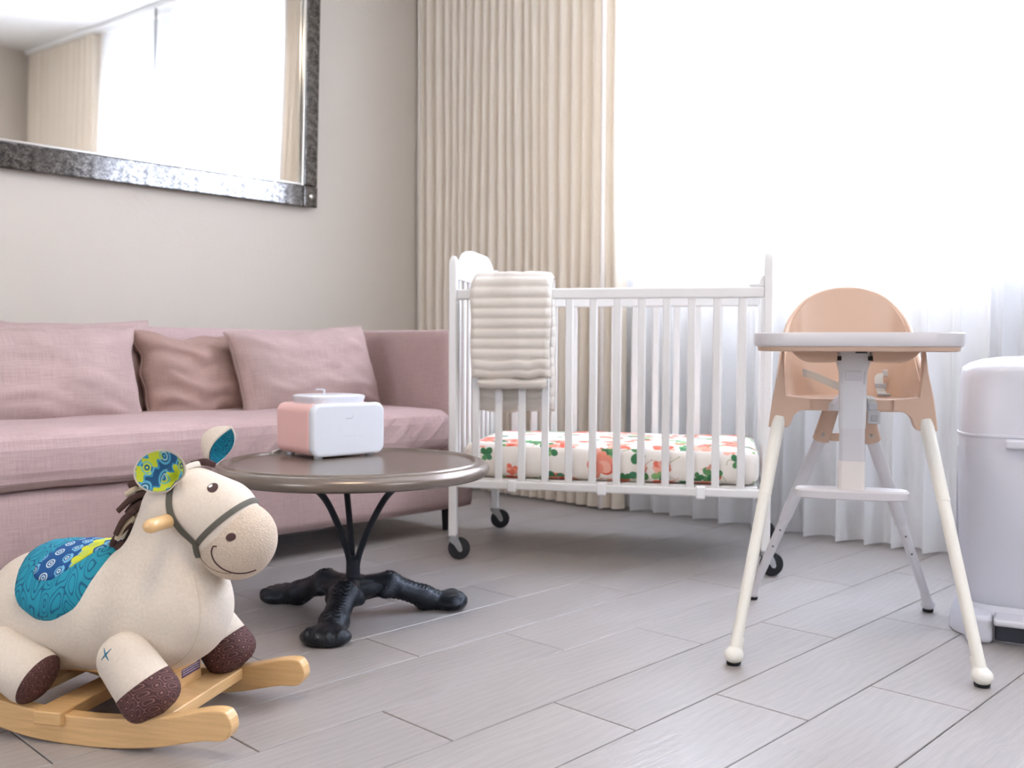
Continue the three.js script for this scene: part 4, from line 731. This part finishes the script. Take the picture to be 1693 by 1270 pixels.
  // ears: a padded leaf, patterned inside
  const ear = (pts, inset, cup, thickn, pinch = 0) => { const build = (k, off, lift) => { const n = pts.length, P = []; for (let i = 0; i < n; i++) { const row = []; for (let j = 0; j <= 16; j++) { const q = j / 16, [x, y] = pts[i]; const X = x * q * k, Y = y * q * k; row.push(V3(X, Y, cup * (Math.pow(q, 2) - 1) * -1 * -1 + off * Math.sqrt(Math.max(0, 1 - q ** 4)) + lift - pinch * Math.exp(-Math.pow((X * 0.75 - Y * 0.6 - 0.028) / 0.006, 2) - Math.pow((X * 0.6 + Y * 0.75 - 0.006) / 0.016, 2)) + pinch * 0.5 * Math.exp(-Math.pow((X * 0.75 - Y * 0.6 - 0.014) / 0.006, 2) - Math.pow((X * 0.6 + Y * 0.75 - 0.006) / 0.016, 2)))); } P.push(row); } return P; }; const uvs = (g) => { const p = g.attributes.position, uv = g.attributes.uv; for (let i = 0; i < p.count; i++) uv.setXY(i, p.getX(i) / 0.1 + 0.5, p.getY(i) / 0.1 + 0.5); return g; }; return { outer: merge([flip(gridGeo(build(1, -thickn, 0), true)), gridGeo(build(1, thickn * 0.15, 0), true)]), inner: flat(uvs(gridGeo(build(inset, thickn * 0.15, 0.0012), true))) }; };
  const earM = cream.clone(); earM.side = THREE.DoubleSide; const inM = cloth2(earTex); inM.side = THREE.DoubleSide; const inM2 = cloth2(tealTex); inM2.side = THREE.DoubleSide;
  { // near ear, turned to show its inside
    const n = 40, pts = []; for (let i = 0; i < n; i++) { const a = i / n * 2 * Math.PI, r = 1 - 0.16 * Math.exp(-Math.pow(((a + Math.PI) % (2 * Math.PI) - Math.PI + 0.75) / 0.3, 2)); pts.push([Math.cos(a) * 0.057 * r, Math.sin(a) * 0.039 * r]); }
    const e = ear(pts, 0.91, 0.010, 0.007, 0.014), g = new THREE.Group(); g.name = 'ear'; h.add(g); g.position.set(0.088, 0.469, 0.066); g.rotation.set(-0.15, -0.12, 0.08, 'YXZ');
    part('ear_back', e.outer, earM, g); part('ear_lining', e.inner, inM, g, 'blue and lime ring-printed lining');
  }
  { // far ear, upright and folded lengthwise, open towards the front
    const G = [], L = [], hh = 0.04;
    for (let i = 0; i <= 24; i++) { const yn = i / 24 * 2 - 1, w = 0.031 * (yn > 0 ? Math.max(0.02, Math.pow(1 - yn, 0.95) * (1 + 0.9 * yn)) : Math.sqrt(Math.max(0.02, 1 - yn * yn)) * (1 - 0.45 * yn * yn)), row = [], low = []; for (let j = 0; j <= 16; j++) { const q = j / 16 * 2 - 1, z = 1.35 * w * (q * q - 1); row.push(V3(q * w, yn * hh, z)); low.push(V3(q * w * 0.95, yn * hh * 0.96, z * 0.97 + 0.0014)); } G.push(row); L.push(low); }
    const g = new THREE.Group(); g.name = 'ear'; h.add(g); g.position.set(0.147, 0.503, -0.045); g.rotation.order = 'ZYX'; g.rotation.set(0.0, 1.42, -0.5);
    part('ear_back', thick(G, 0.004), earM, g); const lg = gridGeo(L); { const p = lg.attributes.position, uv = lg.attributes.uv; for (let i = 0; i < p.count; i++) uv.setXY(i, p.getX(i) / 0.1 + 0.5, p.getY(i) / 0.1 + 0.5); } part('ear_lining', lg, inM2, g, 'teal printed lining');
  }
  // legs: stuffed limbs with printed hooves
  const limb = (s, x0, y0, x1, y1, z, name, cut = 25) => {
    const A = V3(x0, y0, z * s), B = V3(x1, y1, z * s * 1.02), ax = B.clone().sub(A), L = ax.length(); const prof = (t) => 0.051 * Math.pow(Math.sin(Math.PI * clamp(0.04 + 0.5 * Math.pow(t, 0.75) * 1.02, 0, 1)), 0.75) * (t > 0.8 ? Math.sqrt(Math.max(0, 1 - Math.pow((t - 0.8) / 0.2, 2.6))) : 1);
    const rr = []; for (let i = 0; i <= 40; i++) { const t = i / 40; let r = t < 0.30 ? 0.047 * Math.sqrt(1 - Math.pow(1 - t / 0.30, 2)) : lerp(0.047, 0.0515, (t - 0.3) / 0.5); if (t > 0.72) r *= Math.sqrt(Math.max(0, 1 - Math.pow((t - 0.72) / 0.28, 3))); rr.push([Math.max(0.0005, r), t * L]); }
    const q = new THREE.Quaternion().setFromUnitVectors(V3(0, 1, 0), ax.clone().normalize());
    const mk = (l) => { const g = lathe(l, 40); g.applyQuaternion(q); g.translate(A.x, A.y, A.z); return g; };
    const up = part(name, boxUV(mk(rr.slice(0, cut + 1))), cream, h);
    const hf = mk(rr.slice(cut).map(([r, y]) => [r < 0.001 ? r : r + 0.0008, y])); const uv = hf.attributes.uv; for (let i = 0; i < uv.count; i++) uv.setXY(i, uv.getX(i) * 1.25, uv.getY(i) * 0.4);
    const hoof = part('hoof', hf, cloth2(hoofTex), up, 'brown hoof printed with pale contour lines');
    return up;
  };
  const legs = [limb(1, 0.026, 0.184, 0.129, 0.060, 0.122, 'front_leg'), limb(-1, 0.040, 0.190, 0.142, 0.064, 0.118, 'front_leg'), limb(1, -0.242, 0.160, -0.102, 0.090, 0.122, 'rear_leg', 35), limb(-1, -0.242, 0.160, -0.102, 0.090, 0.118, 'rear_leg', 35)];
  const stitch = std(0x2f6b86, { roughness: 0.8 });
  for (const [k, cx, cy] of [[0, 0.047, 0.168], [2, -0.196, 0.150]]) { const L = []; for (const a of [0.9, -0.75]) { const d = V3(Math.cos(a) * 0.012, Math.sin(a) * 0.012, 0), zf = (x, y) => { const A = V3(k ? -0.242 : 0.026, k ? 0.160 : 0.184, 0.122), B = V3(k ? -0.102 : 0.129, k ? 0.090 : 0.060, 0.1245), ax = B.clone().sub(A), Ln = ax.length(); const t = clamp(((x - A.x) * ax.x + (y - A.y) * ax.y) / (Ln * Ln), 0, 1); const r = t < 0.30 ? 0.047 * Math.sqrt(1 - Math.pow(1 - t / 0.30, 2)) : 0.047; const off = Math.abs((x - A.x) * ax.y - (y - A.y) * ax.x) / Ln; return A.z + Math.sqrt(Math.max(0, r * r - off * off)) + 0.001; }; L.push(sweep([V3(cx - d.x, cy - d.y, zf(cx - d.x, cy - d.y)), V3(cx, cy, zf(cx, cy)), V3(cx + d.x, cy + d.y, zf(cx + d.x, cy + d.y))], [0.0006, 0.0017, 0.0006], { seg: 8, steps: 10 })); } part('stitched_star', merge(L), stitch, legs[k], 'blue stitched cross'); }
  // wood
  const woodMap = tex(512, 256, (u, v, x, y) => { const g = tile(u, v, 4, 40, 2) * 0.05 + tile(u, v, 12, 120, 6) * 0.04 + (hash2(x, y) - 0.5) * 0.03; return [222, 180, 124].map((c, i) => c * (1 + g * (1 + i * 0.25))); }, { size: [0.5, 0.25] });
  const wood = phys(0xffffff, { map: woodMap, roughness: 0.42, clearcoat: 0.3, clearcoatRoughness: 0.25 });
  const pine = wood;
  const outline = [[0.271, 0.072], [0.262, 0.083], [0.245, 0.0855], [0.222, 0.0825], [0.195, 0.076], [0.165, 0.0685], [0.12, 0.060], [0.06, 0.054], [0, 0.0515], [-0.06, 0.0525], [-0.12, 0.0575], [-0.187, 0.068], [-0.24, 0.080], [-0.30, 0.0955], [-0.325, 0.095], [-0.335, 0.082], [-0.328, 0.064], [-0.30, 0.048], [-0.24, 0.031], [-0.187, 0.019], [-0.12, 0.0065], [-0.064, 0.0015], [-0.01, 0.0005], [0.033, 0.0012], [0.08, 0.0045], [0.138, 0.0125], [0.19, 0.0245], [0.225, 0.0315], [0.25, 0.033], [0.265, 0.039], [0.2735, 0.055]];
  const rk = [];
  for (const z of [0.138, -0.138]) { const g = extrude(outline, 0.022, 0.003, true, 3); g.translate(0, 0, z - 0.011); const r = part('rocker', boxUV(g), wood, h); rk.push(r); for (const [x, y] of [[-0.131, 0.036], [0.084, 0.030]]) { const sc = lathe([[0, 0.0012], [0.0022, 0.0012], [0.0028, 0.0022], [0.0062, 0.0022], [0.0066, 0.0004], [0.0066, -0.004]], 20); sc.rotateX(Math.PI / 2); sc.translate(x, y, z + 0.0112); part('screw', sc, M.steel, r); } }
  part('cross_bar', boxUV(rbox(0.055, 0.024, 0.315, 0.003, -0.072, 0.047, 0.0055)), pine, h);
  part('cross_bar', boxUV(rbox(0.055, 0.022, 0.254, 0.003, 0.115, 0.049, 0)), pine, h);
  const fp = part('support_board', boxUV(rbox(0.022, 0.075, 0.155, 0.003, 0.078, 0.094, 0.012)), pine, h);
  part('support_board', boxUV(rbox(0.022, 0.08, 0.14, 0.003, -0.20, 0.086, 0)), pine, h);
  part('seat_plank', boxUV(rbox(0.30, 0.018, 0.10, 0.004, -0.06, 0.100, 0)), pine, h);
  part('floor_plank', boxUV(rbox(0.06, 0.018, 0.254, 0.003, -0.215, 0.045, 0)), pine, h);
  { // purple maker's label with lines of small print
    const cv = document.createElement('canvas'); cv.width = 256; cv.height = 96; const q = cv.getContext('2d'); q.fillStyle = '#5a4560'; q.fillRect(0, 0, 256, 96); q.fillStyle = '#d9cfdc'; const R = rng(3); for (let l = 0; l < 4; l++) for (let x = 10; x < 240;) { const w = 6 + R() * 22; q.fillRect(x, 14 + l * 19, Math.min(w, 244 - x), 7); x += w + 5; }
    const t = new THREE.CanvasTexture(cv); t.colorSpace = THREE.SRGBColorSpace; const g = at(new THREE.BoxGeometry(0.0006, 0.022, 0.062), 0.0893, 0.088, -0.028); part('maker_label', g, std(0xffffff, { map: t, roughness: 0.5 }), fp, 'small purple label with lines of white print');
  }
  // handle dowel
  const dl = lathe([[0, 0.138], [0.006, 0.137], [0.0105, 0.133], [0.0125, 0.126], [0.0128, 0.115], [0.0128, -0.115], [0.0125, -0.126], [0.0105, -0.133], [0.006, -0.137], [0, -0.138]].reverse(), 28); dl.rotateX(Math.PI / 2); dl.translate(0.109, 0.383, 0);
  part('handle', boxUV(dl), phys(0xe6bd84, { roughness: 0.3, clearcoat: 0.5, clearcoatRoughness: 0.15 }), h);
}

renderer.render(scene, camera);
